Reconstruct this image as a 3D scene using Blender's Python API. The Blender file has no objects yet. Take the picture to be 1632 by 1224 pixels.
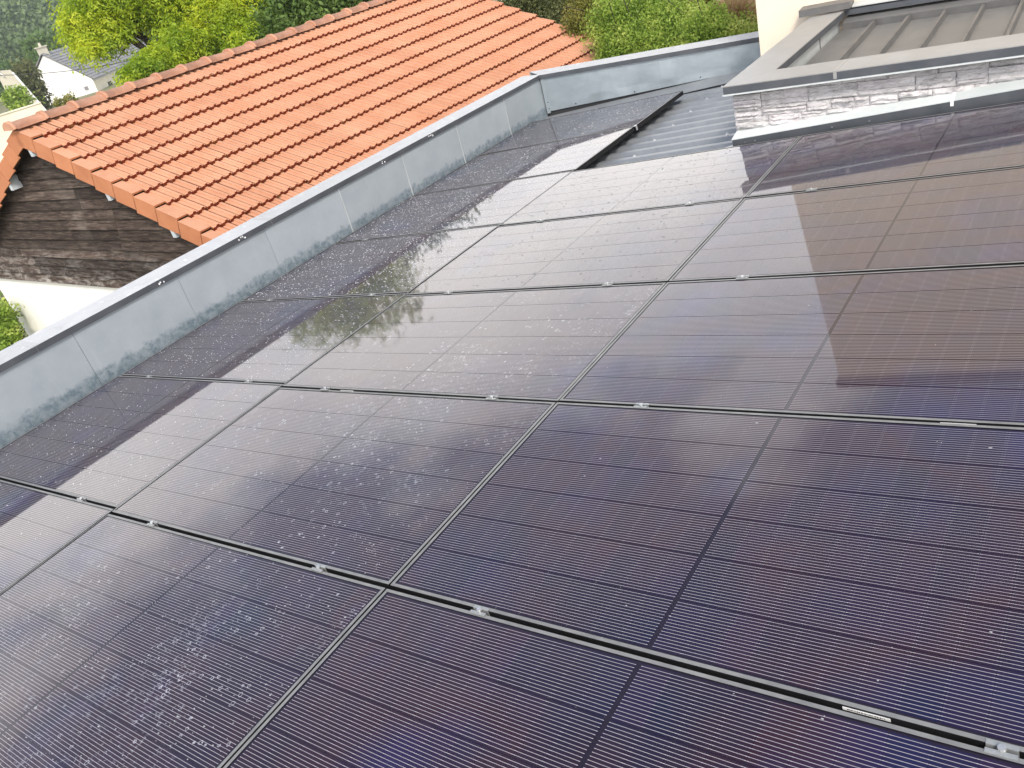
import bpy, bmesh, math, random
import numpy as np
from mathutils import Vector, Matrix

random.seed(7)
rng = np.random.default_rng(7)
sc = bpy.context.scene
COL = sc.collection
R = math.radians

# ------------------------------------------------------------------ camera
SLOPE = R(4.6)                                   # the flat roof falls 4.6 degrees towards the parapet
CS, SN = math.cos(SLOPE), math.sin(SLOPE)
CAM = Vector((5.11773, -1.07969, 1.87780))
RIGHT = Vector((0.80772348, 0.53665322, -0.24410264))
DOWN = Vector((0.09894456, -0.5315613, -0.84122087))
FWD = Vector((-0.5811994, 0.65532122, -0.48245347))
FPX = 1301.0
cam_data = bpy.data.cameras.new('camera')
cam = bpy.data.objects.new('camera', cam_data)
COL.objects.link(cam)
cam_data.sensor_width = 36.0
cam_data.lens = 36.0 * FPX / 1632.0
cam_data.clip_start = 0.05
cam_data.clip_end = 3000.0
mw = Matrix.Identity(4)
for i, v in enumerate((RIGHT, -DOWN, -FWD)):
    for j in range(3):
        mw[j][i] = v[j]
mw.translation = CAM
cam.matrix_world = mw
sc.camera = cam

# ------------------------------------------------------------------ sky, sun, exposure
SUN_EL, SUN_AZ = 46.0, -48.0                    # azimuth measured from +X towards +Y
world = bpy.data.worlds.new('World')
sc.world = world
world.use_nodes = True
wn = world.node_tree
wn.nodes.clear()
def wnode(t, **kw):
    n = wn.nodes.new(t)
    for k, v in kw.items():
        setattr(n, k, v)
    return n
sky = wnode('ShaderNodeTexSky', sky_type='NISHITA', sun_disc=False)
sky.sun_elevation = R(SUN_EL)
sky.sun_rotation = R(90.0 - SUN_AZ)
sky.air_density = 1.0
sky.dust_density = 2.0
tc = wnode('ShaderNodeTexCoord')
mp = wnode('ShaderNodeMapping')
mp.inputs['Scale'].default_value = (1.0, 1.0, 2.0)
mp.inputs['Location'].default_value = (-3.2775, -1.3953, -1.7796)
nz = wnode('ShaderNodeTexNoise')
nz.inputs['Scale'].default_value = 2.1
nz.inputs['Detail'].default_value = 7.0
nz.inputs['Roughness'].default_value = 0.56
cr = wnode('ShaderNodeValToRGB')
cr.color_ramp.elements[0].position = 0.34
cr.color_ramp.elements[0].color = (0.06, 0.06, 0.06, 1)
cr.color_ramp.elements[1].position = 0.56
cr.color_ramp.elements[1].color = (1, 1, 1, 1)
nz2 = wnode('ShaderNodeTexNoise')
nz2.inputs['Scale'].default_value = 3.4
nz2.inputs['Detail'].default_value = 5.0
cr2 = wnode('ShaderNodeValToRGB')
cr2.color_ramp.elements[0].position = 0.32
cr2.color_ramp.elements[0].color = (0.62, 0.63, 0.66, 1)
cr2.color_ramp.elements[1].position = 0.66
cr2.color_ramp.elements[1].color = (1.0, 0.97, 0.92, 1)
cm = wnode('ShaderNodeVectorMath', operation='SCALE')
cm.inputs['Scale'].default_value = 14.3
mix = wnode('ShaderNodeMix', data_type='RGBA')
bg = wnode('ShaderNodeBackground')
bg.inputs['Strength'].default_value = 0.10
wo = wnode('ShaderNodeOutputWorld')
L = wn.links.new
L(tc.outputs['Generated'], mp.inputs['Vector'])
L(mp.outputs['Vector'], nz.inputs['Vector'])
L(mp.outputs['Vector'], nz2.inputs['Vector'])
sx = wnode('ShaderNodeSeparateXYZ')
L(tc.outputs['Generated'], sx.inputs[0])
el = wnode('ShaderNodeMath', operation='MULTIPLY_ADD')       # cloud banks stand low, the zenith is clearer
el.inputs[1].default_value = -1.5
el.inputs[2].default_value = 0.215
L(sx.outputs['Z'], el.inputs[0])
ad = wnode('ShaderNodeMath', operation='MULTIPLY_ADD')
ad.inputs[1].default_value = 1.6
L(nz.outputs['Fac'], ad.inputs[0]); L(el.outputs[0], ad.inputs[2])
L(ad.outputs[0], cr.inputs['Fac'])
L(nz2.outputs['Fac'], cr2.inputs['Fac'])
L(cr2.outputs['Color'], cm.inputs[0])
L(cr.outputs['Color'], mix.inputs['Factor'])
L(sky.outputs['Color'], mix.inputs['A'])
L(cm.outputs['Vector'], mix.inputs['B'])
L(mix.outputs['Result'], bg.inputs['Color'])
L(bg.outputs['Background'], wo.inputs['Surface'])

sun_data = bpy.data.lights.new('sun', 'SUN')
sun_data.energy = 1.6
sun_data.angle = R(14.0)
sun_data.color = (1.0, 0.95, 0.86)
sun = bpy.data.objects.new('sun', sun_data)
COL.objects.link(sun)
sd = Vector((math.cos(R(SUN_EL)) * math.cos(R(SUN_AZ)), math.cos(R(SUN_EL)) * math.sin(R(SUN_AZ)), math.sin(R(SUN_EL))))
sun.rotation_euler = sd.to_track_quat('Z', 'Y').to_euler()
sun.location = (0, 0, 30)

sc.view_settings.view_transform = 'Standard'
sc.view_settings.look = 'None'
sc.view_settings.exposure = 1.15
sc.view_settings.gamma = 1.0
sc.view_settings.use_curve_mapping = False
sc.render.engine = 'CYCLES'
sc.cycles.max_bounces = 5
sc.cycles.diffuse_bounces = 3
sc.cycles.glossy_bounces = 3
sc.cycles.transparent_max_bounces = 4

# ------------------------------------------------------------------ helpers
def roofp(x, y, z):
    """roof frame (x up the slope, y along the parapet, z normal) -> world"""
    return Vector((x * CS - z * SN, y, x * SN + z * CS))
def ray(px, py):
    return RIGHT * ((px - 816) / FPX) + DOWN * ((py - 612) / FPX) + FWD
def at(px, py, dist):
    """a point in the direction of a spot of the photo, at a given ground distance"""
    d = ray(px, py)
    return CAM + d * (dist / math.hypot(d.x, d.y))

def tag(o, label=None, cat=None, group=None, kind=None):
    if label: o['label'] = label
    if cat: o['category'] = cat
    if group: o['group'] = group
    if kind: o['kind'] = kind
    return o
def empty(name, loc=(0, 0, 0), rot=(0, 0, 0), label=None, cat=None, group=None):
    o = bpy.data.objects.new(name, None)
    o.empty_display_size = 0.1
    COL.objects.link(o)
    o.location = loc
    o.rotation_euler = rot
    return tag(o, label, cat, group)
def place(name, mesh, parent=None, loc=(0, 0, 0), rot=(0, 0, 0)):
    o = bpy.data.objects.new(name, mesh)
    COL.objects.link(o)
    o.parent = parent
    o.location = loc
    o.rotation_euler = rot
    return o

class MB:
    def __init__(s):
        s.v, s.f, s.m = [], [], []
    def poly(s, pts, mi=0):
        n = len(s.v)
        s.v += [tuple(p) for p in pts]
        s.f.append(tuple(range(n, n + len(pts))))
        s.m.append(mi)
    def hexa(s, p, mi=0):
        """8 points: bottom ring (ccw from above) then top ring"""
        n = len(s.v)
        s.v += [tuple(q) for q in p]
        for f in ((3, 2, 1, 0), (4, 5, 6, 7), (0, 1, 5, 4), (1, 2, 6, 5), (2, 3, 7, 6), (3, 0, 4, 7)):
            s.f.append(tuple(n + i for i in f)); s.m.append(mi)
    def box(s, x0, x1, y0, y1, z0, z1, mi=0):
        s.hexa([(x0, y0, z0), (x1, y0, z0), (x1, y1, z0), (x0, y1, z0),
                (x0, y0, z1), (x1, y0, z1), (x1, y1, z1), (x0, y1, z1)], mi)
    def prism(s, a, b, mi=0):
        """two matching rings of points joined and capped"""
        n = len(s.v); k = len(a)
        s.v += [tuple(q) for q in a] + [tuple(q) for q in b]
        for i in range(k):
            j = (i + 1) % k
            s.f.append((n + i, n + j, n + k + j, n + k + i)); s.m.append(mi)
        s.f.append(tuple(n + i for i in reversed(range(k)))); s.m.append(mi)
        s.f.append(tuple(n + k + i for i in range(k))); s.m.append(mi)
    def tube(s, p0, p1, r0, r1, n=8, mi=0):
        p0, p1 = Vector(p0), Vector(p1)
        d = (p1 - p0).normalized()
        u = d.orthogonal().normalized(); w = d.cross(u)
        a = [p0 + (u * math.cos(t) + w * math.sin(t)) * r0 for t in (2 * math.pi * i / n for i in range(n))]
        b = [p1 + (u * math.cos(t) + w * math.sin(t)) * r1 for t in (2 * math.pi * i / n for i in range(n))]
        s.prism(a, b, mi)
    def mesh(s, name, mats, off=(0, 0, 0), smooth=False, bevel=0.0):
        me = bpy.data.meshes.new(name)
        me.from_pydata([(x - off[0], y - off[1], z - off[2]) for x, y, z in s.v], [], s.f)
        if not isinstance(mats, (list, tuple)): mats = [mats]
        for m in mats: me.materials.append(m)
        me.polygons.foreach_set('material_index', s.m)
        bm = bmesh.new(); bm.from_mesh(me)
        bmesh.ops.recalc_face_normals(bm, faces=bm.faces)
        if bevel:
            bmesh.ops.bevel(bm, geom=list(bm.edges), offset=bevel, segments=1, affect='EDGES', clamp_overlap=True)
        bm.to_mesh(me); bm.free()
        if smooth: me.polygons.foreach_set('use_smooth', [True] * len(me.polygons))
        me.update()
        return me
    def build(s, name, mats, parent=None, off=None, smooth=False, bevel=0.0):
        o = off if off is not None else (parent.location if parent is not None else (0, 0, 0))
        return place(name, s.mesh(name, mats, o, smooth, bevel), parent)

def quads_mesh(name, V, mat):
    """V: (n,4,3) array of loose quads -> mesh"""
    n = len(V)
    me = bpy.data.meshes.new(name)
    me.vertices.add(4 * n)
    me.vertices.foreach_set('co', np.ascontiguousarray(V, dtype=np.float32).ravel())
    me.loops.add(4 * n)
    me.loops.foreach_set('vertex_index', np.arange(4 * n, dtype=np.int32))
    me.polygons.add(n)
    me.polygons.foreach_set('loop_start', np.arange(n, dtype=np.int32) * 4)
    me.polygons.foreach_set('loop_total', np.full(n, 4, dtype=np.int32))
    me.materials.append(mat)
    me.update(calc_edges=True)
    return me

# ------------------------------------------------------------------ materials
def new_mat(name):
    m = bpy.data.materials.new(name)
    m.use_nodes = True
    nt = m.node_tree
    b = nt.nodes['Principled BSDF']
    return m, nt, b
def nd(nt, t, ins=None, **kw):
    n = nt.nodes.new(t)
    for k, v in kw.items(): setattr(n, k, v)
    for k, v in (ins or {}).items():
        if hasattr(v, 'is_linked') or isinstance(v, bpy.types.NodeSocket): nt.links.new(v, n.inputs[k])
        else: n.inputs[k].default_value = v
    return n
def ramp(nt, fac, stops):
    n = nt.nodes.new('ShaderNodeValToRGB')
    e = n.color_ramp.elements
    while len(e) < len(stops): e.new(0.5)
    for el, (p, c) in zip(e, stops):
        el.position = p
        el.color = (*c, 1) if len(c) == 3 else c
    nt.links.new(fac, n.inputs['Fac'])
    return n.outputs['Color']
def mixc(nt, fac, a, b, bt='MIX'):
    n = nt.nodes.new('ShaderNodeMix')
    n.data_type = 'RGBA'; n.blend_type = bt
    for k, v in (('Factor', fac), ('A', a), ('B', b)):
        if isinstance(v, bpy.types.NodeSocket): nt.links.new(v, n.inputs[k])
        elif k == 'Factor': n.inputs[k].default_value = v
        else: n.inputs[k].default_value = (*v, 1)
    return n.outputs['Result']
def mth(nt, op, a, b=None, c=None, clamp=False):
    n = nt.nodes.new('ShaderNodeMath')
    n.operation = op; n.use_clamp = clamp
    for i, v in enumerate((a, b, c)):
        if v is None: continue
        if isinstance(v, bpy.types.NodeSocket): nt.links.new(v, n.inputs[i])
        else: n.inputs[i].default_value = v
    return n.outputs[0]
def coords(nt, kind='pos'):
    if kind == 'pos': return nt.nodes.new('ShaderNodeNewGeometry').outputs['Position']
    return nt.nodes.new('ShaderNodeTexCoord').outputs['Object']
def noise(nt, vec, scale, detail=4.0, rough=0.55, dist=0.0, stretch=None):
    if stretch:
        vec = nd(nt, 'ShaderNodeMapping', {'Vector': vec, 'Scale': stretch}).outputs['Vector']
    n = nd(nt, 'ShaderNodeTexNoise', {'Vector': vec, 'Scale': scale, 'Detail': detail, 'Roughness': rough, 'Distortion': dist})
    return n.outputs['Fac']
def bump(nt, b, h, strength=0.3, dist=0.01):
    n = nd(nt, 'ShaderNodeBump', {'Height': h, 'Strength': strength, 'Distance': dist})
    nt.links.new(n.outputs['Normal'], b.inputs['Normal'])

def mat_var(name, c0, c1, scale=4.0, rough=0.6, metal=0.0, lo=0.3, hi=0.7, bump_s=0.0, bump_scale=None,
            rand=0.0, coord='pos', stretch=None, spec=0.5, detail=5.0, bump_dist=0.01):
    m, nt, b = new_mat(name)
    p = coords(nt, coord)
    f = noise(nt, p, scale, detail, stretch=stretch)
    col = ramp(nt, f, [(lo, c0), (hi, c1)])
    if rand:
        oi = nt.nodes.new('ShaderNodeObjectInfo').outputs['Random']
        hs = nd(nt, 'ShaderNodeHueSaturation', {'Color': col, 'Value': mth(nt, 'MULTIPLY_ADD', oi, rand, 1 - rand / 2)})
        col = hs.outputs['Color']
    nt.links.new(col, b.inputs['Base Color'])
    b.inputs['Roughness'].default_value = rough
    b.inputs['Metallic'].default_value = metal
    b.inputs['Specular IOR Level'].default_value = spec
    if bump_s:
        bump(nt, b, noise(nt, p, bump_scale or scale * 4, 6.0), bump_s, bump_dist)
    return m

# solar cells: dark blue-violet silicon under glass, sixteen silver wires per cell
def mat_cell(name, stained):
    m, nt, b = new_mat(name)
    ob = coords(nt, 'obj'); pos = coords(nt, 'pos')
    sep = nd(nt, 'ShaderNodeSeparateXYZ', {'Vector': ob})
    y = sep.outputs['Y']; x = sep.outputs['X']
    t = mth(nt, 'ABSOLUTE', mth(nt, 'SUBTRACT', mth(nt, 'FRACT', mth(nt, 'ADD', mth(nt, 'DIVIDE', y, 0.0098), 0.0)), 0.5))
    line = mth(nt, 'SUBTRACT', 1.0, mth(nt, 'MULTIPLY', mth(nt, 'SUBTRACT', t, 0.035), 22.0, clamp=True), clamp=True)
    inside = mth(nt, 'LESS_THAN', mth(nt, 'ABSOLUTE', y), 0.0758)
    line = mth(nt, 'MULTIPLY', line, inside)
    # solder ends: brighter short tips of the wires near the cell ends
    tip = mth(nt, 'MULTIPLY', mth(nt, 'GREATER_THAN', mth(nt, 'ABSOLUTE', x), 0.0338), line)
    oi = nt.nodes.new('ShaderNodeObjectInfo').outputs['Random']
    n1 = noise(nt, pos, 1.7, 3.0)
    base = ramp(nt, n1, [(0.3, (0.007, 0.004, 0.026)), (0.5, (0.021, 0.005, 0.013)), (0.7, (0.005, 0.005, 0.044))])
    base = nd(nt, 'ShaderNodeHueSaturation', {'Color': base, 'Value': mth(nt, 'MULTIPLY_ADD', oi, 0.3, 0.85), 'Hue': mth(nt, 'MULTIPLY_ADD', oi, 0.045, 0.472)}).outputs['Color']
    base = mixc(nt, mth(nt, 'MULTIPLY', line, 0.92), base, (0.40, 0.37, 0.385))
    base = mixc(nt, mth(nt, 'MULTIPLY', tip, 0.4), base, (0.62, 0.59, 0.62))
    dust = noise(nt, pos, 9.0, 6.0, 0.65)
    film = mth(nt, 'MULTIPLY', mth(nt, 'SUBTRACT', dust, 0.42, clamp=True), 0.03)
    base = mixc(nt, film, base, (0.42, 0.40, 0.37))
    if stained:
        vo = nd(nt, 'ShaderNodeTexVoronoi', {'Vector': pos, 'Scale': 46.0, 'Randomness': 1.0}, feature='F1')
        wob = noise(nt, pos, 70.0, 3.0)
        dd = mth(nt, 'ADD', vo.outputs['Distance'], mth(nt, 'MULTIPLY', mth(nt, 'SUBTRACT', wob, 0.5), 0.7))
        ring = mth(nt, 'SUBTRACT', 1.0, mth(nt, 'MULTIPLY', mth(nt, 'ABSOLUTE', mth(nt, 'SUBTRACT', dd, 0.27)), 14.0), clamp=True)
        pick = mth(nt, 'GREATER_THAN', nd(nt, 'ShaderNodeSeparateColor', {'Color': vo.outputs['Color']}).outputs[0], 0.84)
        n2 = noise(nt, pos, 3.1, 3.0)
        area = mth(nt, 'MULTIPLY', mth(nt, 'SUBTRACT', n2, 0.42, clamp=True), 5.0, clamp=True)
        streak = mth(nt, 'MULTIPLY', mth(nt, 'SUBTRACT', noise(nt, pos, 42.0, 7.0, 0.72, 1.4), 0.555, clamp=True), 7.0, clamp=True)
        a2 = mth(nt, 'MULTIPLY', mth(nt, 'SUBTRACT', noise(nt, pos, 2.3, 2.0), 0.47, clamp=True), 6.0, clamp=True)
        st = mth(nt, 'MAXIMUM', mth(nt, 'MULTIPLY', mth(nt, 'MULTIPLY', ring, pick), area), mth(nt, 'MULTIPLY', mth(nt, 'MULTIPLY', streak, a2), 0.8))
        base = mixc(nt, mth(nt, 'MULTIPLY', st, 0.7), base, (0.62, 0.62, 0.66))
    nt.links.new(base, b.inputs['Base Color'])
    b.inputs['Roughness'].default_value = 0.45
    b.inputs['Specular IOR Level'].default_value = 0.1
    b.inputs['Coat Weight'].default_value = 1.0
    b.inputs['Coat IOR'].default_value = 1.42
    nt.links.new(mth(nt, 'MULTIPLY_ADD', noise(nt, pos, 5.0, 3.0), 0.025, 0.008), b.inputs['Coat Roughness'])
    h = noise(nt, pos, 260.0, 2.0)
    nb = nd(nt, 'ShaderNodeBump', {'Height': h, 'Strength': 0.012, 'Distance': 0.0008})
    nt.links.new(nb.outputs['Normal'], b.inputs['Coat Normal'])
    return m
CELL = mat_cell('solar_cell', False)
CELL_S = mat_cell('solar_cell_water_marked', True)
m, nt, b = new_mat('black_backsheet_under_glass')
b.inputs['Base Color'].default_value = (0.011, 0.006, 0.015, 1)
b.inputs['Roughness'].default_value = 0.4
b.inputs['Coat Weight'].default_value = 1.0
b.inputs['Coat Roughness'].default_value = 0.02
b.inputs['Coat IOR'].default_value = 1.42
b.inputs['Specular IOR Level'].default_value = 0.1
BACK = m
FRAME = mat_var('black_anodised_frame', (0.007, 0.007, 0.008), (0.012, 0.012, 0.013), 14.0, 0.6, 0.0, spec=0.2)
LIP = mat_var('sky_sheen_frame_lip', (0.17, 0.17, 0.165), (0.25, 0.245, 0.235), 18.0, 0.42, 0.2)  # frame tops painted lighter as grazing sky reflection, sides stay black
ALU = mat_var('bare_aluminium', (0.55, 0.56, 0.57), (0.75, 0.75, 0.76), 30.0, 0.35, 0.9)
CLAMPM = mat_var('dull_clamp_metal', (0.26, 0.27, 0.27), (0.38, 0.39, 0.38), 40.0, 0.4, 0.4)
BOLT = mat_var('stainless_bolt', (0.4, 0.4, 0.4), (0.55, 0.55, 0.55), 30.0, 0.25, 0.6)
WHITE_LABEL = mat_var('white_paper_label', (0.75, 0.75, 0.74), (0.85, 0.85, 0.85), 20, 0.6)
PRINT = mat_var('black_print', (0.03, 0.03, 0.03), (0.05, 0.05, 0.05), 20, 0.7)
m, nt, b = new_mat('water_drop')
b.inputs['Base Color'].default_value = (0.32, 0.32, 0.33, 1)  # opaque grey stands in for sky light caught by the drops
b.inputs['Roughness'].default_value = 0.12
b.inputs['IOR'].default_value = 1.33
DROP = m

def drop_mat(name, v):
    m = DROP.copy(); m.name = name
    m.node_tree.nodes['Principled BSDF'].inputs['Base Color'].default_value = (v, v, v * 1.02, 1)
    return m
DROP_PALE = drop_mat('sky_glint_drop', .55)  # pale colour imitates sky glints on drops over dark reflections
DROP_DARK = drop_mat('contrast_dark_drop', .14)  # dark colour imitates drops seen against the bright reflected sky
def mat_zinc(name, c0, c1, rough, metal, stain, dents, lichen=False):
    m, nt, b = new_mat(name)
    pos = coords(nt, 'pos')
    f = noise(nt, pos, 5.0, 7.0, 0.62)
    col = ramp(nt, f, [(0.3, c0), (0.7, c1)])
    sp = noise(nt, pos, 60.0, 4.0, 0.7)
    col = mixc(nt, mth(nt, 'MULTIPLY', mth(nt, 'SUBTRACT', sp, 0.5, clamp=True), 0.5), col, tuple(x * 1.25 for x in c1))
    oi = nt.nodes.new('ShaderNodeObjectInfo').outputs['Random']
    col = nd(nt, 'ShaderNodeHueSaturation', {'Color': col, 'Value': mth(nt, 'MULTIPLY_ADD', oi, 0.16, 0.92)}).outputs['Color']
    if lichen:
        li = noise(nt, pos, 17.0, 8.0, 0.75, 0.6)
        col = mixc(nt, mth(nt, 'MULTIPLY', mth(nt, 'SUBTRACT', li, 0.57, clamp=True), 7.0, clamp=True), col, (0.78, 0.77, 0.74))
        li2 = noise(nt, pos, 8.0, 6.0, 0.7)
        col = mixc(nt, mth(nt, 'MULTIPLY', mth(nt, 'SUBTRACT', li2, 0.58, clamp=True), 2.5, clamp=True), col, (0.24, 0.23, 0.21))
    if stain:
        z = nd(nt, 'ShaderNodeSeparateXYZ', {'Vector': pos}).outputs['Z']
        edge = mth(nt, 'ADD', mth(nt, 'MULTIPLY', noise(nt, pos, 13.0, 6.0, 0.65), 0.16), -0.005)
        k = mth(nt, 'MULTIPLY', mth(nt, 'SUBTRACT', edge, z), 28.0, clamp=True)
        blot = mth(nt, 'MULTIPLY', mth(nt, 'SUBTRACT', noise(nt, pos, 24.0, 6.0, 0.7, 0.6), 0.40, clamp=True), 5.0, clamp=True)
        col = mixc(nt, mth(nt, 'MULTIPLY', k, mth(nt, 'MULTIPLY_ADD', blot, 0.55, 0.3)), col, (0.10, 0.145, 0.175))
        run = noise(nt, pos, 9.0, 4.0, 0.6, 0.0, (1.0, 3.5, 0.25))
        col = mixc(nt, mth(nt, 'MULTIPLY', mth(nt, 'SUBTRACT', run, 0.58, clamp=True), 1.4, clamp=True), col, (0.42, 0.47, 0.47))
    nt.links.new(col, b.inputs['Base Color'])
    nt.links.new(mth(nt, 'MULTIPLY_ADD', f, 0.2, rough - 0.1), b.inputs['Roughness'])
    b.inputs['Metallic'].default_value = metal
    bump(nt, b, noise(nt, pos, 3.0 if dents else 6.0, 2.5), 0.5 if dents else 0.25, 0.03 if dents else 0.012)
    return m
ZINC = mat_zinc('weathered_zinc', (0.315, 0.355, 0.385), (0.37, 0.41, 0.44), 0.5, 0.15, True, False)
ZINC_FAR = mat_zinc('bright_zinc', (0.31, 0.36, 0.39), (0.39, 0.44, 0.47), 0.36, 0.4, False, True)
ZINC_PALE = mat_zinc('pale_zinc', (0.46, 0.49, 0.49), (0.56, 0.58, 0.58), 0.5, 0.3, False, False)
SILLM = mat_zinc('whitened_zinc', (0.50, 0.535, 0.525), (0.60, 0.63, 0.62), 0.55, 0.05, False, False)
COPING = mat_zinc('coping_metal_light', (0.40, 0.405, 0.41), (0.48, 0.482, 0.48), 0.5, 0.1, False, False, True)
FASCIA = mat_var('anthracite_fascia', (0.075, 0.083, 0.095), (0.115, 0.122, 0.135), 6.0, 0.42, 0.3, bump_s=0.05)
DECKM = mat_zinc('galvanised_deck', (0.205, 0.218, 0.232), (0.27, 0.284, 0.298), 0.42, 0.35, False, False)
WARMGREY = mat_zinc('warm_grey_metal', (0.150, 0.150, 0.147), (0.192, 0.190, 0.186), 0.5, 0.25, False, False)
RIBGREY = mat_var('grey_seam_cap', (0.12, 0.118, 0.115), (0.17, 0.165, 0.16), 8.0, 0.5, 0.3)
RENDERH = mat_var('white_house_wall_render', (0.78, 0.76, 0.71), (0.84, 0.82, 0.78), 3.0, 0.85, bump_s=0.15, bump_scale=90)
RENDERW = mat_var('white_render', (0.76, 0.65, 0.51), (0.82, 0.71, 0.565), 3.0, 0.85, bump_s=0.15, bump_scale=90)
RENDERC = mat_var('cream_render', (0.62, 0.55, 0.42), (0.70, 0.63, 0.50), 3.0, 0.9, bump_s=0.12, bump_scale=40)
STONE = None
m, nt, b = new_mat('ledge_stone')
ob = coords(nt, 'pos')
f1 = noise(nt, ob, 9.0, 8.0, 0.68, 0.3, (1.0, 1.0, 2.6))
col = ramp(nt, f1, [(0.26, (0.22, 0.208, 0.212)), (0.44, (0.52, 0.50, 0.50)), (0.66, (0.70, 0.68, 0.67))])
oi = nt.nodes.new('ShaderNodeObjectInfo').outputs['Random']
col = nd(nt, 'ShaderNodeHueSaturation', {'Color': col, 'Value': mth(nt, 'MULTIPLY_ADD', oi, 0.3, 0.85)}).outputs['Color']
col = mixc(nt, mth(nt, 'MULTIPLY', oi, 0.25), col, (0.42, 0.36, 0.39))
nt.links.new(col, b.inputs['Base Color'])
b.inputs['Roughness'].default_value = 0.9
bump(nt, b, noise(nt, ob, 34.0, 9.0, 0.75, 0.5, (1.0, 1.0, 2.2)), 0.7, 0.014)
STONE = m

# terracotta
def mat_tile(name, shade_and_moss):
    m, nt, b = new_mat(name)
    pos = coords(nt, 'pos')
    oi = nt.nodes.new('ShaderNodeObjectInfo').outputs['Random']
    f = noise(nt, pos, 2.2, 6.0, 0.6)
    col = ramp(nt, f, [(0.28, (0.49, 0.225, 0.125)), (0.5, (0.54, 0.270, 0.160)), (0.75, (0.59, 0.315, 0.195))])
    fine = noise(nt, pos, 55.0, 5.0, 0.7)
    col = mixc(nt, mth(nt, 'MULTIPLY', mth(nt, 'SUBTRACT', fine, 0.5, clamp=True), 0.9), col, (0.66, 0.42, 0.30))
    col = nd(nt, 'ShaderNodeHueSaturation', {'Color': col, 'Value': mth(nt, 'MULTIPLY_ADD', oi, 0.1, 0.95)}).outputs['Color']
    if shade_and_moss:
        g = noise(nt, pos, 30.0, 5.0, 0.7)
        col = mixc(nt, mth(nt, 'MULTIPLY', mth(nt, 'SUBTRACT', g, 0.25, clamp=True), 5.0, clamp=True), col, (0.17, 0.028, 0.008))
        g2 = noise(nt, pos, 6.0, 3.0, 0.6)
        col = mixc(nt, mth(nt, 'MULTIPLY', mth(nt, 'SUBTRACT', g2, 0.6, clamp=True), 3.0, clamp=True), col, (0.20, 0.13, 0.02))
    else:
        lich = noise(nt, pos, 16.0, 8.0, 0.75, 0.5)
        col = mixc(nt, mth(nt, 'MULTIPLY', mth(nt, 'SUBTRACT', lich, 0.60, clamp=True), 2.2, clamp=True), col, (0.50, 0.40, 0.28))
    nt.links.new(col, b.inputs['Base Color'])
    b.inputs['Roughness'].default_value = 0.88
    b.inputs['Specular IOR Level'].default_value = 0.25
    bump(nt, b, noise(nt, pos, 120.0, 4.0), 0.25, 0.004)
    return m
TILE = mat_tile('terracotta', False)
TILE_E = mat_tile('shaded_mossy_terracotta_edge', True)  # dark red paints shade in the edge hollows, with moss over it
TILE_G = mat_var('shaded_tile_groove', (0.20, 0.075, 0.035), (0.40, 0.17, 0.09), 14, 0.95, spec=0.2)  # darker terracotta painted as shade in the grooves and on rib sides
TILE_V = mat_var('deep_orange_terracotta', (0.42, 0.165, 0.078), (0.50, 0.205, 0.10), 5, 0.85, spec=0.25, rand=.12, bump_s=.1, bump_scale=80)  # deeper orange than the tile tops, for verge faces not facing up
MOSS = mat_var('dry_moss', (0.10, 0.085, 0.015), (0.22, 0.16, 0.04), 60, 0.95, coord='pos', lo=0.35, hi=0.65)
# weathered boards
m, nt, b = new_mat('weathered_board')
pos = coords(nt, 'pos')
oi0 = nt.nodes.new('ShaderNodeObjectInfo').outputs['Random']
shift = nd(nt, 'ShaderNodeCombineXYZ', {'X': mth(nt, 'MULTIPLY', oi0, 37.0), 'Y': 0.0, 'Z': mth(nt, 'MULTIPLY', oi0, 11.0)})
gpos = nd(nt, 'ShaderNodeVectorMath', {0: pos, 1: shift.outputs[0]}, operation='ADD').outputs[0]
gr = noise(nt, gpos, 4.0, 8.0, 0.7, 0.4, (1.0, 1.0, 12.0))
col = ramp(nt, gr, [(0.28, (0.009, 0.006, 0.0045)), (0.5, (0.046, 0.033, 0.027)), (0.72, (0.135, 0.105, 0.085))])
bl = noise(nt, pos, 1.5, 4.0, 0.6)
col = mixc(nt, mth(nt, 'MULTIPLY', mth(nt, 'SUBTRACT', bl, 0.55, clamp=True), 1.5, clamp=True), col, (0.20, 0.175, 0.15))
col = mixc(nt, mth(nt, 'MULTIPLY', mth(nt, 'SUBTRACT', 0.40, bl, clamp=True), 4.0, clamp=True), col, (0.025, 0.017, 0.013))
zz = nd(nt, 'ShaderNodeSeparateXYZ', {'Vector': pos}).outputs['Z']
wh = mth(nt, 'MULTIPLY', mth(nt, 'MULTIPLY', mth(nt, 'SUBTRACT', noise(nt, pos, 3.0, 7.0, 0.75, 0.8, (1.0, 1.0, 4.0)), 0.47, clamp=True), 5.0, clamp=True),
         mth(nt, 'MULTIPLY', mth(nt, 'SUBTRACT', -0.35, zz), 1.9, clamp=True))
col = mixc(nt, mth(nt, 'MULTIPLY', wh, 0.5), col, (0.46, 0.43, 0.40))
oi = nt.nodes.new('ShaderNodeObjectInfo').outputs['Random']
col = nd(nt, 'ShaderNodeHueSaturation', {'Color': col, 'Value': mth(nt, 'MULTIPLY_ADD', oi, 0.95, 0.6)}).outputs['Color']
nt.links.new(col, b.inputs['Base Color'])
b.inputs['Roughness'].default_value = 0.85
b.inputs['Specular IOR Level'].default_value = 0.15
bump(nt, b, gr, 0.4, 0.006)
BOARD = m
BRACKET = mat_var('grey_painted_purlin_end', (0.40, 0.44, 0.47), (0.52, 0.55, 0.57), 9, 0.6)
DARKWOOD = mat_var('dark_soffit_wood', (0.05, 0.025, 0.018), (0.09, 0.045, 0.03), 5, 0.8)
DARK = mat_var('dark_void', (0.02, 0.02, 0.022), (0.035, 0.035, 0.037), 4, 0.8)
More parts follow.
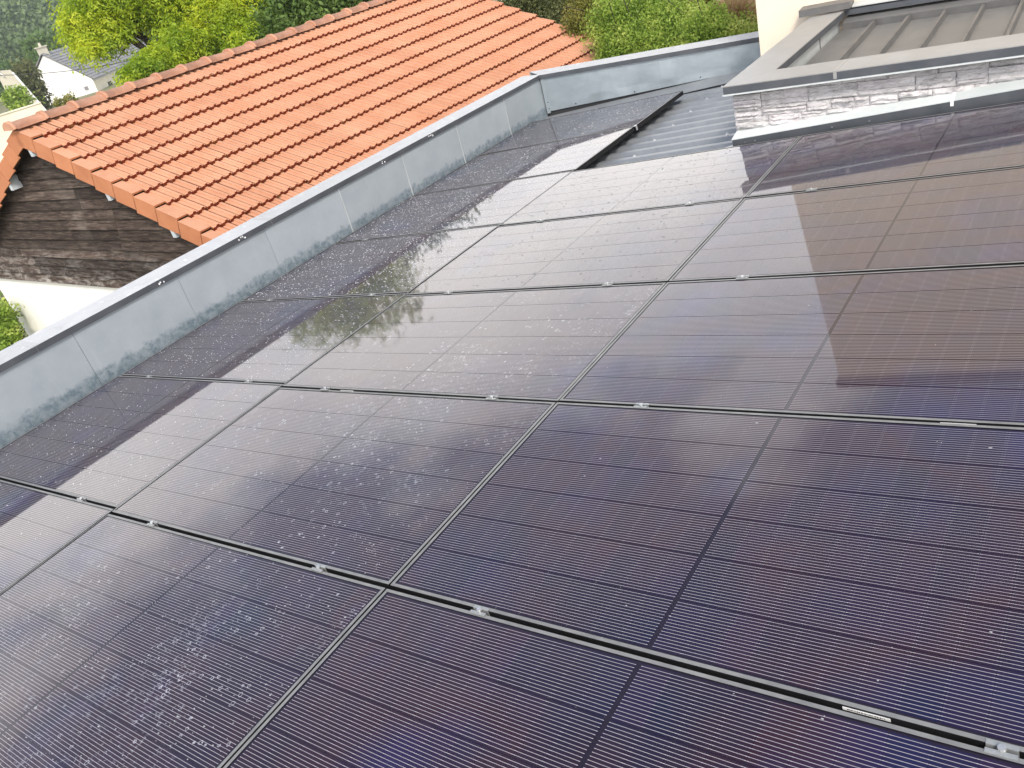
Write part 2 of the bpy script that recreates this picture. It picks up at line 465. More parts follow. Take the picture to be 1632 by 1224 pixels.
GREYTILE = mat_var('grey_concrete_tile', (0.17, 0.17, 0.175), (0.27, 0.265, 0.265), 1.5, 0.8, bump_s=0.1)
WALLFAR = mat_var('white_house_render', (0.74, 0.73, 0.71), (0.80, 0.79, 0.77), 0.6, 0.9)
BEIGE = mat_var('beige_house_render', (0.46, 0.43, 0.35), (0.54, 0.50, 0.41), 0.6, 0.9)
CREAMW = mat_var('cream_wall', (0.66, 0.60, 0.46), (0.74, 0.68, 0.54), 0.6, 0.9)
GLASS = mat_var('dark_window', (0.03, 0.035, 0.04), (0.05, 0.055, 0.06), 3, 0.1)
BARK = mat_var('bark', (0.035, 0.026, 0.02), (0.085, 0.065, 0.05), 9, 0.9, bump_s=0.5, bump_scale=30, stretch=(1, 1, 0.3))
GROUND = mat_var('garden_ground', (0.09, 0.13, 0.035), (0.27, 0.22, 0.13), 0.35, 0.95, bump_s=0.3, bump_scale=8)
CABLE = mat_var('black_cable', (0.02, 0.02, 0.02), (0.03, 0.03, 0.03), 5, 0.6)

def mat_leaf(name, dark, mid, light, scale=2.5, trans=0.4):
    m, nt, b = new_mat(name)
    pos = coords(nt, 'pos')
    f = noise(nt, pos, scale, 4.0, 0.6)
    g = noise(nt, pos, scale * 9, 2.0, 0.5)
    k = mth(nt, 'ADD', mth(nt, 'MULTIPLY', f, 0.65), mth(nt, 'MULTIPLY', g, 0.35))
    col = ramp(nt, k, [(0.33, dark), (0.5, mid), (0.66, light)])
    nt.links.new(col, b.inputs['Base Color'])
    b.inputs['Roughness'].default_value = 0.55
    b.inputs['Specular IOR Level'].default_value = 0.35
    tr = nd(nt, 'ShaderNodeBsdfTranslucent', {'Color': col})
    mx = nd(nt, 'ShaderNodeMixShader', {'Fac': trans})
    nt.links.new(b.outputs[0], mx.inputs[1]); nt.links.new(tr.outputs[0], mx.inputs[2])
    nt.links.new(mx.outputs[0], nt.nodes['Material Output'].inputs['Surface'])
    return m
LEAF_GOLD = mat_leaf('golden_locust_leaf', (0.10, 0.21, 0.02), (0.34, 0.46, 0.03), (0.66, 0.70, 0.05), 1.2, 0.5)
LEAF_DARK = mat_leaf('dark_green_leaf', (0.055, 0.11, 0.02), (0.12, 0.20, 0.045), (0.20, 0.30, 0.07), 1.3)
LEAF_BRIGHT = mat_leaf('bright_green_leaf', (0.09, 0.165, 0.025), (0.29, 0.42, 0.06), (0.66, 0.70, 0.20), 2.6)
LEAF_OLIVE = mat_leaf('olive_leaf', (0.07, 0.085, 0.025), (0.14, 0.155, 0.05), (0.24, 0.23, 0.09), 1.4)
LEAF_YEL = mat_leaf('yellowish_leaf', (0.12, 0.13, 0.025), (0.25, 0.25, 0.05), (0.38, 0.33, 0.10), 2.2)
LEAF_WOOD = mat_leaf('woodland_leaf', (0.075, 0.12, 0.04), (0.13, 0.19, 0.065), (0.20, 0.27, 0.10), 0.10, 0.2)
STRAW = mat_leaf('straw_plume', (0.42, 0.28, 0.14), (0.58, 0.42, 0.24), (0.70, 0.56, 0.38), 6.0, 0.4)

# ------------------------------------------------------------------ ground and hill
GZ = -3.3
g = MB()
N = 40
def ground_h(x, y):
    return GZ
g.poly([(-900, -400, GZ), (500, -400, GZ), (500, 900, GZ), (-900, 900, GZ)])
tag(g.build('ground', GROUND), kind='structure')
# wooded hill, far left
def hill_h(x, y):
    d = Vector((x - CAM.x, y - CAM.y))
    dist = d.length
    az = math.degrees(math.atan2(d.y, d.x))
    t = min(max((dist - 170) / 190.0, 0), 1)
    t = t * t * (3 - 2 * t)
    crest = 19.0 + (155.5 - az) * 1.35 + 2.2 * math.sin(az * 0.7) + 1.2 * math.sin(az * 2.1 + 1)
    return GZ - 0.5 + t * (crest + 3)
hb = MB()
azs = [128 + i * 1.5 for i in range(40)]
ds = [165, 190, 215, 240, 265, 290, 315, 340, 365, 420, 520]
for i in range(len(azs) - 1):
    for j in range(len(ds) - 1):
        q = []
        for a_, d_ in ((azs[i], ds[j]), (azs[i], ds[j + 1]), (azs[i + 1], ds[j + 1]), (azs[i + 1], ds[j])):
            x = CAM.x + d_ * math.cos(R(a_)); y = CAM.y + d_ * math.sin(R(a_))
            q.append((x, y, hill_h(x, y)))
        hb.poly(q)
tag(hb.build('hill', LEAF_WOOD), kind='structure')

# ------------------------------------------------------------------ foliage tools
def leaf_quads(C, D, Lh, Wd, droop=None):
    """leaf quads from centres C (n,3), directions D (n,3), half lengths and half widths"""
    n = len(C)
    side = np.cross(D, rng.normal(size=(n, 3)))
    side /= np.linalg.norm(side, axis=1)[:, None] + 1e-9
    a = C - D * Lh[:, None]; c = C + D * Lh[:, None]
    bq = C - side * Wd[:, None]; d = C + side * Wd[:, None]
    return np.stack([a, bq, c, d], 1)
def crown_points(ells, n, shell=0.55):
    """points inside a set of ellipsoids ((cx,cy,cz),(rx,ry,rz),weight), denser at the outside, in clumps"""
    w = np.array([e[2] for e in ells], float); w /= w.sum()
    out = []
    for e, k in zip(ells, (w * n).astype(int)):
        u = rng.normal(size=(k, 3)); u /= np.linalg.norm(u, axis=1)[:, None]
        r = shell + (1 - shell) * rng.random(k) ** 0.7
        lump = 0.86 + 0.14 * np.sin(u[:, 0] * 7 + e[0][0]) * np.sin(u[:, 1] * 6 + 2) * np.sin(u[:, 2] * 8 + 1) * 2.2
        out.append(np.array(e[0]) + u * (r * lump)[:, None] * np.array(e[1]))
    return np.concatenate(out)
def clumped(ells, clumps, per, spread, shell=0.5):
    c = crown_points(ells, clumps, shell)
    P = np.repeat(c, per, 0) + rng.normal(size=(len(c) * per, 3)) * spread
    return P
def fronds(ells, n, leaflets, length, lw, shell=0.5):
    """drooping feather leaves: short leaflets along an arched rib"""
    base = crown_points(ells, n, shell)
    n = len(base)
    az = rng.random(n) * 2 * np.pi
    out = np.stack([np.cos(az), np.sin(az), 0.25 * rng.normal(size=n)], 1)
    ln = length * (0.6 + 0.8 * rng.random(n))
    Q = []
    for i in range(leaflets):
        t = (i + 0.5) / leaflets
        c = base + out * (ln * t)[:, None]
        c[:, 2] -= ln * 0.75 * t * t
        ti = out.copy(); ti[:, 2] -= 1.5 * t
        side = np.cross(out, np.array([0, 0, 1.0])); side /= np.linalg.norm(side, axis=1)[:, None] + 1e-9
        for sgn in (-1, 1):
            d = side * sgn * 0.8 + ti * 0.45 + rng.normal(size=(n, 3)) * 0.22
            d[:, 2] -= 0.25
            d /= np.linalg.norm(d, axis=1)[:, None]
            h = lw * (0.75 + 0.5 * rng.random(n))
            Q.append(leaf_quads(c + d * h[:, None], d, h, h * 0.36))
    return np.concatenate(Q)
def broad(ells, clumps, per, spread, size, shell=0.5):
    P = clumped(ells, clumps, per, spread, shell)
    D = rng.normal(size=P.shape); D[:, 2] -= 0.3
    D /= np.linalg.norm(D, axis=1)[:, None]
    h = size * (0.6 + 0.8 * rng.random(len(P)))
    return leaf_quads(P, D, h, h * 0.5)
def limb_mesh(name, base, tips, r0, parent, lean=(0, 0, 0)):
    mb = MB()
    base = Vector(base)
    top = base + Vector(lean)
    mb.tube(base, top, r0, r0 * 0.8, 9)
    for t in tips:
        t = Vector(t)
        p = top.copy(); r = r0 * 0.62
        k = 5
        for i in range(1, k + 1):
            s = i / k
            q = top.lerp(t, s) + Vector((random.uniform(-1, 1), random.uniform(-1, 1), 0.5)) * 0.12 * (t - top).length * s * (1 - s)
            r2 = r0 * 0.62 * (1 - s) ** 0.8 + 0.012
            mb.tube(p, q, r, r2, 7)
            if i >= 2:
                for _ in range(2):
                    e = q + Vector((random.gauss(0, 1), random.gauss(0, 1), random.gauss(0.2, .7))) * 0.22 * (t - top).length
                    mb.tube(q, e, r2 * 0.55, 0.006, 5)
            p, r = q, r2
    return mb.build(name, BARK, parent)
def tree(name, label, cat, base, ells, Q, mat, tips, r0, lean, group=None):
    t = empty(name, base, label=label, cat=cat, group=group)
    limb_mesh('trunk', base, tips, r0, t, lean)
    me = quads_mesh('crown', Q - np.array(base)[None, None, :], mat)
    place('crown', me, t)
    return t
def E3(c, r, w=1.0):
    return (tuple(c), (r, r, r) if not isinstance(r, tuple) else r, w)

# woodland on the hill: one mass of crowns
cs = []
for i in range(520):
    az = R(random.uniform(139, 163)); d = random.uniform(190, 375)
    x, y = CAM.x + d * math.cos(az), CAM.y + d * math.sin(az)
    r = random.uniform(3.2, 6.5)
    cs.append(E3((x, y, hill_h(x, y) + r * 0.75), (r, r, r * 1.05), r * r))
P = crown_points(cs, 130000, 0.8)
D = rng.normal(size=P.shape); D /= np.linalg.norm(D, axis=1)[:, None]
h = 0.42 * (0.5 + rng.random(len(P)))
wo_ = place('woodland', quads_mesh('woodland', leaf_quads(P, D, h, h * 0.8), LEAF_WOOD))
tag(wo_, 'hazy green woodland covering the distant hill', 'woodland', kind='stuff')

# ------------------------------------------------------------------ own building: deck, parapets
B0 = Vector((3.0, 2.0, GZ))
bld = empty('flat_roofed_building', B0, label='flat roofed building with corrugated metal deck and zinc parapet carrying the solar panels', cat='building')
ZD = -0.088                                     # deck ridge level in the roof frame
dk = MB()
rib, y = 0.185, -3.4
prof = []
while y < 6.98:
    prof += [(y, ZD - 0.042), (y + 0.085, ZD - 0.042), (y + 0.105, ZD - .002), (y + 0.115, ZD), (y + 0.155, ZD), (y + 0.165, ZD - .002)]
    y += rib
for (ya, za), (yb, zb) in zip(prof[:-1], prof[1:]):
    dk.poly([roofp(-0.28, ya, za), roofp(7.4, ya, za), roofp(7.4, yb, zb), roofp(-0.28, yb, zb)])
dk.build('roof_deck', DECKM, bld)
wl = MB()
wl.poly([roofp(-0.28, -3.4, -0.15), roofp(7.4, -3.4, -0.16), roofp(7.4, 7.0, -0.16), roofp(-0.28, 7.0, -0.16)])
za, zb = roofp(-0.25, 0, -0.165).z, roofp(7.4, 0, -0.165).z
wl.hexa([(-0.33, -3.4, GZ), (7.35, -3.4, GZ), (7.35, 7.1, GZ), (-0.33, 7.1, GZ), (-0.33, -3.4, za), (7.35, -3.4, zb), (7.35, 7.1, zb), (-0.33, 7.1, za)])
wl.build('wall', RENDERW, bld)
# mounting rails
for c in range(3):
    for fx in (0.36, 1.41):
        r_ = MB(); x = c * 1.734 + fx
        top = 6.25 if c == 0 else 4.12
        r_.hexa([roofp(x - .02, -2.2, ZD + .001), roofp(x + .02, -2.2, ZD + .001), roofp(x + .02, top, ZD + .001), roofp(x - .02, top, ZD + .001),
                 roofp(x - .02, -2.2, -.0375), roofp(x + .02, -2.2, -.0375), roofp(x + .02, top, -.0375), roofp(x - .02, top, -.0375)])
        r_.build('mounting_rail', ALU, bld)
# deck screws with washers
def screw_mesh():
    s = MB()
    s.tube((0, 0, 0), (0, 0, 0.004), 0.014, 0.013, 10)
    s.tube((0, 0, 0.004), (0, 0, 0.013), 0.006, 0.006, 6)
    return s.mesh('deck_screw', ALU)
sm = screw_mesh()
k = 0
yy = -3.4 + 0.145
while yy < 6.6:
    if yy > 4.15:
        for sx in ([2.03] if k % 2 == 0 else []) + ([2.72] if k % 2 else []):
            if not (sx > 2.6 and yy < 4.4):
                place('deck_screw', sm, bld, roofp(sx, yy, ZD + 0.0005) - B0, (0, -SLOPE, 0))
    yy += rib; k += 1
# triangular grey flashing piece by the stone volume
fl = MB()
fl.prism([roofp(2.60, 4.13, ZD + .003), roofp(2.92, 4.13, ZD + .003), roofp(2.92, 4.42, ZD + .003)],
         [roofp(2.60, 4.13, ZD + .009), roofp(2.92, 4.13, ZD + .009), roofp(2.92, 4.42, ZD + .009)])
fl.build('corner_flashing', COPING, bld)

# left parapet
def px_(y): return -0.105 + 0.021 * y            # inner face, very slightly out of line with the panels
def lpar(y, dx, z): return Vector((px_(y) + dx, y, z))
par = MB()
par.hexa([lpar(-3.4, -.21, -.9), lpar(-3.4, -.004, -.9), lpar(6.43, -.004, -.9), lpar(6.43, -.21, -.9),
          lpar(-3.4, -.21, .375), lpar(-3.4, -.004, .375), lpar(6.43, -.004, .375), lpar(6.43, -.21, .375)])
parapet = par.build('parapet_wall', FASCIA, bld)
def sub(mb, name, mat, parent, **kw):
    return mb.build(name, mat, parent, off=bld.location, **kw)
seams = [0.95 + 0.797 * i for i in range(-5, 7)] + [6.425]
for i, (ya, yb) in enumerate(zip(seams[:-1], seams[1:])):
    s = MB()
    ov = 0.0016 if i % 2 else 0.0
    s.hexa([lpar(ya + .0012, -.003, -.15), lpar(ya + .0012, .001 + ov, -.15), lpar(yb - .0012, .001 + ov, -.15), lpar(yb - .0012, -.003, -.15),
            lpar(ya + .0012, -.003, .372), lpar(ya + .0012, .001 + ov, .372), lpar(yb - .0012, .001 + ov, .372), lpar(yb - .0012, -.003, .372)])
    sub(s, 'zinc_sheet', ZINC, parapet)
    if ya > 3.0:                                  # soldered pale joint strips on the farther sheets
        s = MB()
        w_ = 0.007
        s.hexa([lpar(ya - w_, .001, -.1), lpar(ya - w_, .0045, -.1), lpar(ya + w_, .0045, -.1), lpar(ya + w_, .001, -.1),
                lpar(ya - w_ + .012, .001, .36), lpar(ya - w_ + .012, .0045, .36), lpar(ya + w_ + .006, .0045, .36), lpar(ya + w_ + .006, .001, .36)])
        sub(s, 'joint_strip', ZINC_PALE, parapet)
def coping_run(pts_in, ztop, width_vec, fascia_in, name_parent, top_mat, joints, fh=0.042, zslope=0.0):
    pass
cj = [-3.4, -1.3, 0.72, 2.62, 4.63, 6.44]
for i, (ya, yb) in enumerate(zip(cj[:-1], cj[1:])):
    s = MB()
    def ring(y):
        return [lpar(y, .018, .361), lpar(y, .020, .402), lpar(y, -.215, .409), lpar(y, -.217, .36), lpar(y, -.213, .36), lpar(y, -.211, .405 - .004), lpar(y, .015, .398), lpar(y, .015, .361)]
    a_, b_ = ring(ya + .001), ring(yb - .001)
    kk = len(a_); n0 = len(s.v)
    s.v += [tuple(p) for p in a_] + [tuple(p) for p in b_]
    for q in range(kk):
        r2 = (q + 1) % kk
        s.f.append((n0 + q, n0 + r2, n0 + kk + r2, n0 + kk + q)); s.m.append(1 if q == 0 else 0)
    sub(s, 'coping', [COPING, FASCIA], parapet)
    if i:
        s = MB()
        s.hexa([lpar(ya - .02, -.214, .4045), lpar(ya - .02, .0205, .399), lpar(ya + .02, .0205, .399), lpar(ya + .02, -.214, .4045),
                lpar(ya - .02, -.214, .412), lpar(ya - .02, .0218, .405), lpar(ya + .02, .0218, .405), lpar(ya + .02, -.214, .412)])
        sub(s, 'coping_joint_cover', COPING, parapet)
# bird droppings and dried splashes on the coping edge: small flat dabs
for yy in (0.40, 0.43, 1.62, 2.32, 2.36, 3.9, 4.55, 4.57):
    s = MB()
    for _ in range(3):
        y0 = yy + random.uniform(-.02, .02); z0 = .372 + random.uniform(0, .02); r_ = random.uniform(.003, .007)
        s.prism([lpar(y0 + r_ * math.cos(t), .0195, z0 + r_ * 1.2 * math.sin(t)) for t in np.linspace(0, 5.5, 7)],
                [lpar(y0 + r_ * .7 * math.cos(t), .0212, z0 + r_ * .8 * math.sin(t)) for t in np.linspace(0, 5.5, 7)])
    sub(s, 'dried_dropping', WHITE_LABEL, parapet)

# far parapet
FA, FB = Vector((0.035, 6.42, 0)), Vector((2.62, 6.727, 0))
fd = (FB - FA).normalized(); fn = Vector((-fd.y, fd.x, 0))        # fn points away from the camera side
FL = (FB - FA).length
def fpar(s_, dn, z): 
    p = FA + fd * s_ + fn * dn
    return Vector((p.x, p.y, z))
par2 = MB()
par2.hexa([fpar(-.24, .006, -.9), fpar(FL, .006, -.9), fpar(FL, .21, -.9), fpar(-.24, .21, -.9),
           fpar(-.24, .006, .375), fpar(FL, .006, .375), fpar(FL, .21, .375), fpar(-.24, .21, .375)])
parapet2 = par2.build('parapet_wall', DARK, bld)
fs = [0.014, 0.66, 1.31, 2.0, FL]
for i, (sa, sb) in enumerate(zip(fs[:-1], fs[1:])):
    s = MB()
    zb_ = lambda q: 0.016 + 0.052 * q
    o_ = -.002 - .002 * (i % 2)
    nseg = 6
    for q in range(nseg):                         # slightly buckled sheet
        t0, t1 = sa + (sb - sa) * q / nseg, sa + (sb - sa) * (q + 1) / nseg
        b0, b1 = o_ + .006 * math.sin(t0 * 7 + i), o_ + .006 * math.sin(t1 * 7 + i)
        s.poly([fpar(t0, o_ - .006, zb_(t0)), fpar(t1, o_ - .006, zb_(t1)), fpar(t1, min(b1, 0) - .004, .12 + .03 * t1), fpar(t0, min(b0, 0) - .004, .12 + .03 * t0)])
        s.poly([fpar(t0, min(b0, 0) - .004, .12 + .03 * t0), fpar(t1, min(b1, 0) - .004, .12 + .03 * t1), fpar(t1, o_, .372), fpar(t0, o_, .372)])
    sub(s, 'zinc_sheet', ZINC_FAR, parapet2)
s = MB()
def dz(s_, dn, zr):
    p = FA + fd * s_ + fn * dn
    return Vector((p.x, p.y, (p.x * SN + zr) / CS))
ns = 10
for q in range(ns):
    t0, t1 = -.02 + (FL + .02) * q / ns, -.02 + (FL + .02) * (q + 1) / ns
    s.poly([dz(t0, -.20, ZD + .004), dz(t1, -.20, ZD + .004), dz(t1, -.002, ZD + .05), dz(t0, -.002, ZD + .05)])
sub(s, 'back_flashing', DECKM, parapet2)
s = MB()
s.hexa([fpar(.012, -.016, .0), fpar(.05, -.016, .0), fpar(.05, -.004, .0), fpar(.012, -.004, .0),
        fpar(.012, -.010, .37), fpar(.05, -.010, .37), fpar(.05, -.002, .37), fpar(.012, -.002, .37)])
sub(s, 'corner_strip', ZINC_FAR, parapet2)
for (sa, z) in ((.045, .115), (.045, .05), (.36, .06), (1.02, .09), (1.7, .13)):
    s = MB(); s.tube(fpar(sa, -.011, z), fpar(sa, -.019, z), .0055, .005, 8); sub(s, 'rivet', DARK, parapet2)
for (sa, sb) in ((-.245, 1.42), (1.42, FL)):
    s = MB()
    def ringf(q):
        dn0 = -.019
        return [fpar(q, dn0, .360), fpar(q, dn0 - .001, .402), fpar(q, .225, .409), fpar(q, .227, .36), fpar(q, .223, .36), fpar(q, .221, .404), fpar(q, dn0 + .003, .398), fpar(q, dn0 + .003, .360)]
    a0 = ringf(sa + .001)
    if sa < 0:                                    # mitre against the left coping
        a0 = [fpar(.0 - (p - FA).dot(fn) * 0.97 + (0.0 if True else 0), (p - FA).dot(fn), p.z) for p in a0]
    a_, b_ = a0, ringf(sb - .001)
    kk = len(a_); n0 = len(s.v)
    s.v += [tuple(p) for p in a_] + [tuple(p) for p in b_]
    for q in range(kk):
        r2 = (q + 1) % kk
        s.f.append((n0 + q, n0 + r2, n0 + kk + r2, n0 + kk + q)); s.m.append(1 if q == 0 else 0)
    sub(s, 'coping', [COPING, FASCIA], parapet2)

# ------------------------------------------------------------------ stone clad volume on the right
V0 = Vector((4.0, 5.1, 0.2))
vol = empty('stone_clad_volume', V0, label='low stone clad volume with metal coping and standing seam roof above the solar panels', cat='extension')
XS, XE = 2.965, 6.9
def ctop(x): return 0.607 + 0.021 * (x - 2.96)
core = MB()
core.hexa([(XS + .02, 4.29, .05), (XE, 4.29, .05), (XE, 6.15, .05), (XS + .02, 6.15, .05),
           (XS + .02, 4.29, .44), (XE, 4.29, .44), (XE, 6.15, .44), (XS + .02, 6.15, .44)])
core.build('core_wall', STONE, vol)
up = MB()                                          # upstand walls under the copings
up.hexa([(XS + .02, 4.2901, .441), (XE, 4.2901, .441), (XE, 4.40, .441), (XS + .02, 4.40, .441),
         (XS + .02, 4.2901, ctop(XS) - .03), (XE, 4.2901, ctop(XE) - .03), (XE, 4.40, ctop(XE) - .03), (XS + .02, 4.40, ctop(XS) - .03)])
up.hexa([(XS + .02, 4.402, .441), (XS + .20, 4.402, .441), (XS + .20, 6.1, .441), (XS + .02, 6.1, .441),
         (XS + .02, 4.402, ctop(XS) - .03), (XS + .20, 4.402, ctop(XS) - .03), (XS + .20, 6.1, ctop(XS) - .03), (XS + .02, 6.1, ctop(XS) - .03)])
up.build('upstand', ZINC_PALE, vol)
# stones: irregular ledge pieces, each its own block
clad = MB()
clad.box(XS + .004, XE, 4.262, 4.288, .1, .575)
cladding = clad.build('stone_cladding', DARK, vol)
def stone_block(x0, x1, z0, z1, dep):
    nx = max(3, int((x1 - x0) / 0.014)); nz_ = max(3, int((z1 - z0) / 0.009))
    nx, nz_ = min(nx, 22), min(nz_, 9)
    v, f = [], []
    layers = [random.uniform(-.008, .008) for _ in range(nz_ + 1)]
    for j in range(nz_ + 1):
        for i in range(nx + 1):
            u, w = i / nx, j / nz_
            edge = min(min(u, 1 - u) * nx, min(w, 1 - w) * nz_)
            d = dep + (layers[j] * (1 + .6 * math.sin(i * .9 + j * 2.1)) + random.uniform(-.0035, .0035) if edge >= 1 else -.007 + random.uniform(-.003, .003))
            jx = random.uniform(-.004, .004) if 0 < i < nx else random.uniform(-.001, .001)
            jz = random.uniform(-.003, .003) if 0 < j < nz_ else random.uniform(-.001, .001)
            v.append((x0 + (x1 - x0) * u + jx, 4.251 - d, z0 + (z1 - z0) * w + jz))
    for j in range(nz_):
        for i in range(nx):
            a0 = j * (nx + 1) + i
            f.append((a0, a0 + 1, a0 + nx + 2, a0 + nx + 1))
    # side skirts back to the wall
    ringi = [i for i in range(nx + 1)] + [(j + 1) * (nx + 1) - 1 for j in range(1, nz_ + 1)] + [nz_ * (nx + 1) + i for i in reversed(range(nx))] + [j * (nx + 1) for j in reversed(range(1, nz_))]
    n0 = len(v)
    v += [(v[i][0], 4.2719, v[i][2]) for i in ringi]
    for q in range(len(ringi)):
        r2 = (q + 1) % len(ringi)
        f.append((ringi[q], n0 + q, n0 + r2, ringi[r2]))
    me = bpy.data.meshes.new('stone'); me.from_pydata([(x - V0.x, y - V0.y, z - V0.z) for x, y, z in v], [], f)
    me.materials.append(STONE); me.update()
    return me
zc = .245
courses = [.052, .078, .062, .085, .06]
for ci, hgt in enumerate(courses):
    z1 = min(zc + hgt, .572)
    x = XS + .006
    while x < 6.8:
        ln = random.uniform(.15, .36)
        x1 = min(x + ln, 6.88)
        zlow = roofp(x1, 4.2, .0).z
        if z1 > zlow - .02:
            jg = .0012
            if z1 - zc > .05 and random.random() < .5:      # two thinner ledges instead of one
                zm = zc + (z1 - zc) * random.uniform(.35, .65)
                xm = x + (x1 - x) * random.uniform(.3, .7)
                place('stone', stone_block(x + jg, x1 - jg, zc + jg, zm - jg, random.uniform(.004, .02)), cladding)
                if random.random() < .5:
                    place('stone', stone_block(x + jg, xm - jg, zm + jg, z1 - jg, random.uniform(.004, .022)), cladding)
                    place('stone', stone_block(xm + jg, x1 - jg, zm + jg, z1 - jg, random.uniform(.004, .022)), cladding)
                else:
                    place('stone', stone_block(x + jg, x1 - jg, zm + jg, z1 - jg, random.uniform(.004, .022)), cladding)
            else:
                place('stone', stone_block(x + jg, x1 - jg, zc + jg, z1 - jg, random.uniform(.004, .022)), cladding)
        x = x1
    zc = z1
# front sill flashing following the roof slope
def sillz(x, y): return roofp(x, 0, 0.024 + 0.0155 * (x - 3.0)).z + (y - 4.15) * 0.22
s = MB()
s.hexa([(2.975, 4.150, sillz(3, 4.15) - .06), (XE, 4.150, sillz(XE, 4.15) - .14), (XE, 4.156, sillz(XE, 4.15) - .14), (2.975, 4.156, sillz(3, 4.15) - .06),
        (2.975, 4.150, sillz(2.975, 4.15) - .002), (XE, 4.150, sillz(XE, 4.15) - .002), (XE, 4.156, sillz(XE, 4.15) - .002), (2.975, 4.156, sillz(2.975, 4.15) - .002)])
sill_f = s.build('sill_fascia', FASCIA, vol)
for (xa, xb) in ((2.972, 4.285), (4.285, XE)):
    s = MB()
    s.hexa([(xa, 4.147, sillz(xa, 4.147) - .004), (xb, 4.147, sillz(xb, 4.147) - .004), (xb, 4.262, sillz(xb, 4.262) - .004), (xa, 4.262, sillz(xa, 4.262) - .004),
            (xa, 4.147, sillz(xa, 4.147) + .002), (xb, 4.147, sillz(xb, 4.147) + .002), (xb, 4.262, sillz(xb, 4.262) + .002), (xa, 4.262, sillz(xa, 4.262) + .002)])
    s.build('sill', SILLM, vol)
s = MB()
s.hexa([(4.275, 4.144, sillz(4.28, 4.147) - .03), (4.292, 4.144, sillz(4.28, 4.147) - .03), (4.292, 4.258, sillz(4.28, 4.258)), (4.275, 4.258, sillz(4.28, 4.258)),
        (4.275, 4.144, sillz(4.28, 4.147) + .004), (4.292, 4.144, sillz(4.28, 4.147) + .004), (4.292, 4.258, sillz(4.28, 4.258) + .004), (4.275, 4.258, sillz(4.28, 4.258) + .004)])
s.build('sill_joint', WHITE_LABEL, vol)
for x in (3.06, 3.13, 3.62, 3.84):
    s = MB(); zz_ = sillz(x, 4.15) - .034
    s.tube((x, 4.1505, zz_), (x, 4.143, zz_), .005, .0045, 8); s.build('rivet', ALU, vol)
# pale drip edge under the coping
s = MB()
s.hexa([(XS - .026, 4.160, ctop(XS) - .062), (XE, 4.160, ctop(XE) - .062), (XE, 4.262, ctop(XE) - .060), (XS - .026, 4.262, ctop(XS) - .060),
        (XS - .026, 4.160, ctop(XS) - .0535), (XE, 4.160, ctop(XE) - .0535), (XE, 4.262, ctop(XE) - .0535), (XS - .026, 4.262, ctop(XS) - .0535)])
s.build('drip_edge', SILLM, vol)
# copings: front and left, mitred
yo, yi, xo, xi = 4.165, 4.435, 2.945, 3.205
def slab(p, zt, zb, mi_top=0):
    pass
def coping_piece(name, ring2d, front_edges, vol=vol):
    """plan polygon extruded as a thin cap; edges listed in front_edges get a dark turned-down fascia"""
    s = MB()
    top = [(x, y, ctop(x)) for x, y in ring2d]
    bot = [(x, y, ctop(x) - .006) for x, y in ring2d]
    s.prism(bot, top, 0)
    o = s.build(name, COPING_W, vol)
    for (pa, pb, depth, nx_, ny_) in front_edges:
        f_ = MB()
        (xa, ya), (xb, yb) = pa, pb
        t_ = .004
        f_.hexa([(xa, ya, ctop(xa) - depth), (xb, yb, ctop(xb) - depth), (xb - nx_ * t_, yb - ny_ * t_, ctop(xb) - depth), (xa - nx_ * t_, ya - ny_ * t_, ctop(xa) - depth),
                 (xa, ya, ctop(xa) - .0062), (xb, yb, ctop(xb) - .0062), (xb - nx_ * t_, yb - ny_ * t_, ctop(xb) - .0062), (xa - nx_ * t_, ya - ny_ * t_, ctop(xa) - .0062)])
        f_.build('coping_fascia', FASCIA, o, off=vol.location)
    return o
COPING_W = mat_zinc('warm_coping_metal', (0.29, 0.287, 0.277), (0.36, 0.355, 0.342), 0.5, 0.2, False, False)
coping_piece('coping', [(xo, yo), (3.648, yo), (3.648, yi), (xi, yi)], [((xo + .0005, yo + .0005), (3.648, yo + .0005), .052, 0, -1), ((xi, yi - .0005), (3.648, yi - .0005), .05, 0, 1)])
coping_piece('coping', [(3.652, yo), (XE, yo), (XE, yi), (3.652, yi)], [((3.652, yo + .0005), (XE, yo + .0005), .052, 0, -1), ((3.652, yi - .0005), (XE, yi - .0005), .05, 0, 1)])
coping_piece('coping', [(xo, yo + .002), (xi - .001, yi + .001), (xi - .001, 6.08), (xo, 6.08)], [((xo + .0005, 6.08), (xo + .0005, yo + .006), .045, -1, 0), ((xi - .0015, yi + .004), (xi - .0015, 6.08), .05, 1, 0)])
s = MB(); s.hexa([(3.640, yo - .001, ctop(3.65) - .046), (3.660, yo - .001, ctop(3.65) - .046), (3.660, yi - .01, ctop(3.65) - .002), (3.640, yi - .01, ctop(3.65) - .002),
                  (3.640, yo - .0015, ctop(3.65) + .003), (3.660, yo - .0015, ctop(3.65) + .003), (3.660, yi - .01, ctop(3.65) + .003), (3.640, yi - .01, ctop(3.65) + .003)])
s.build('coping_joint_cover', COPING_W, vol)
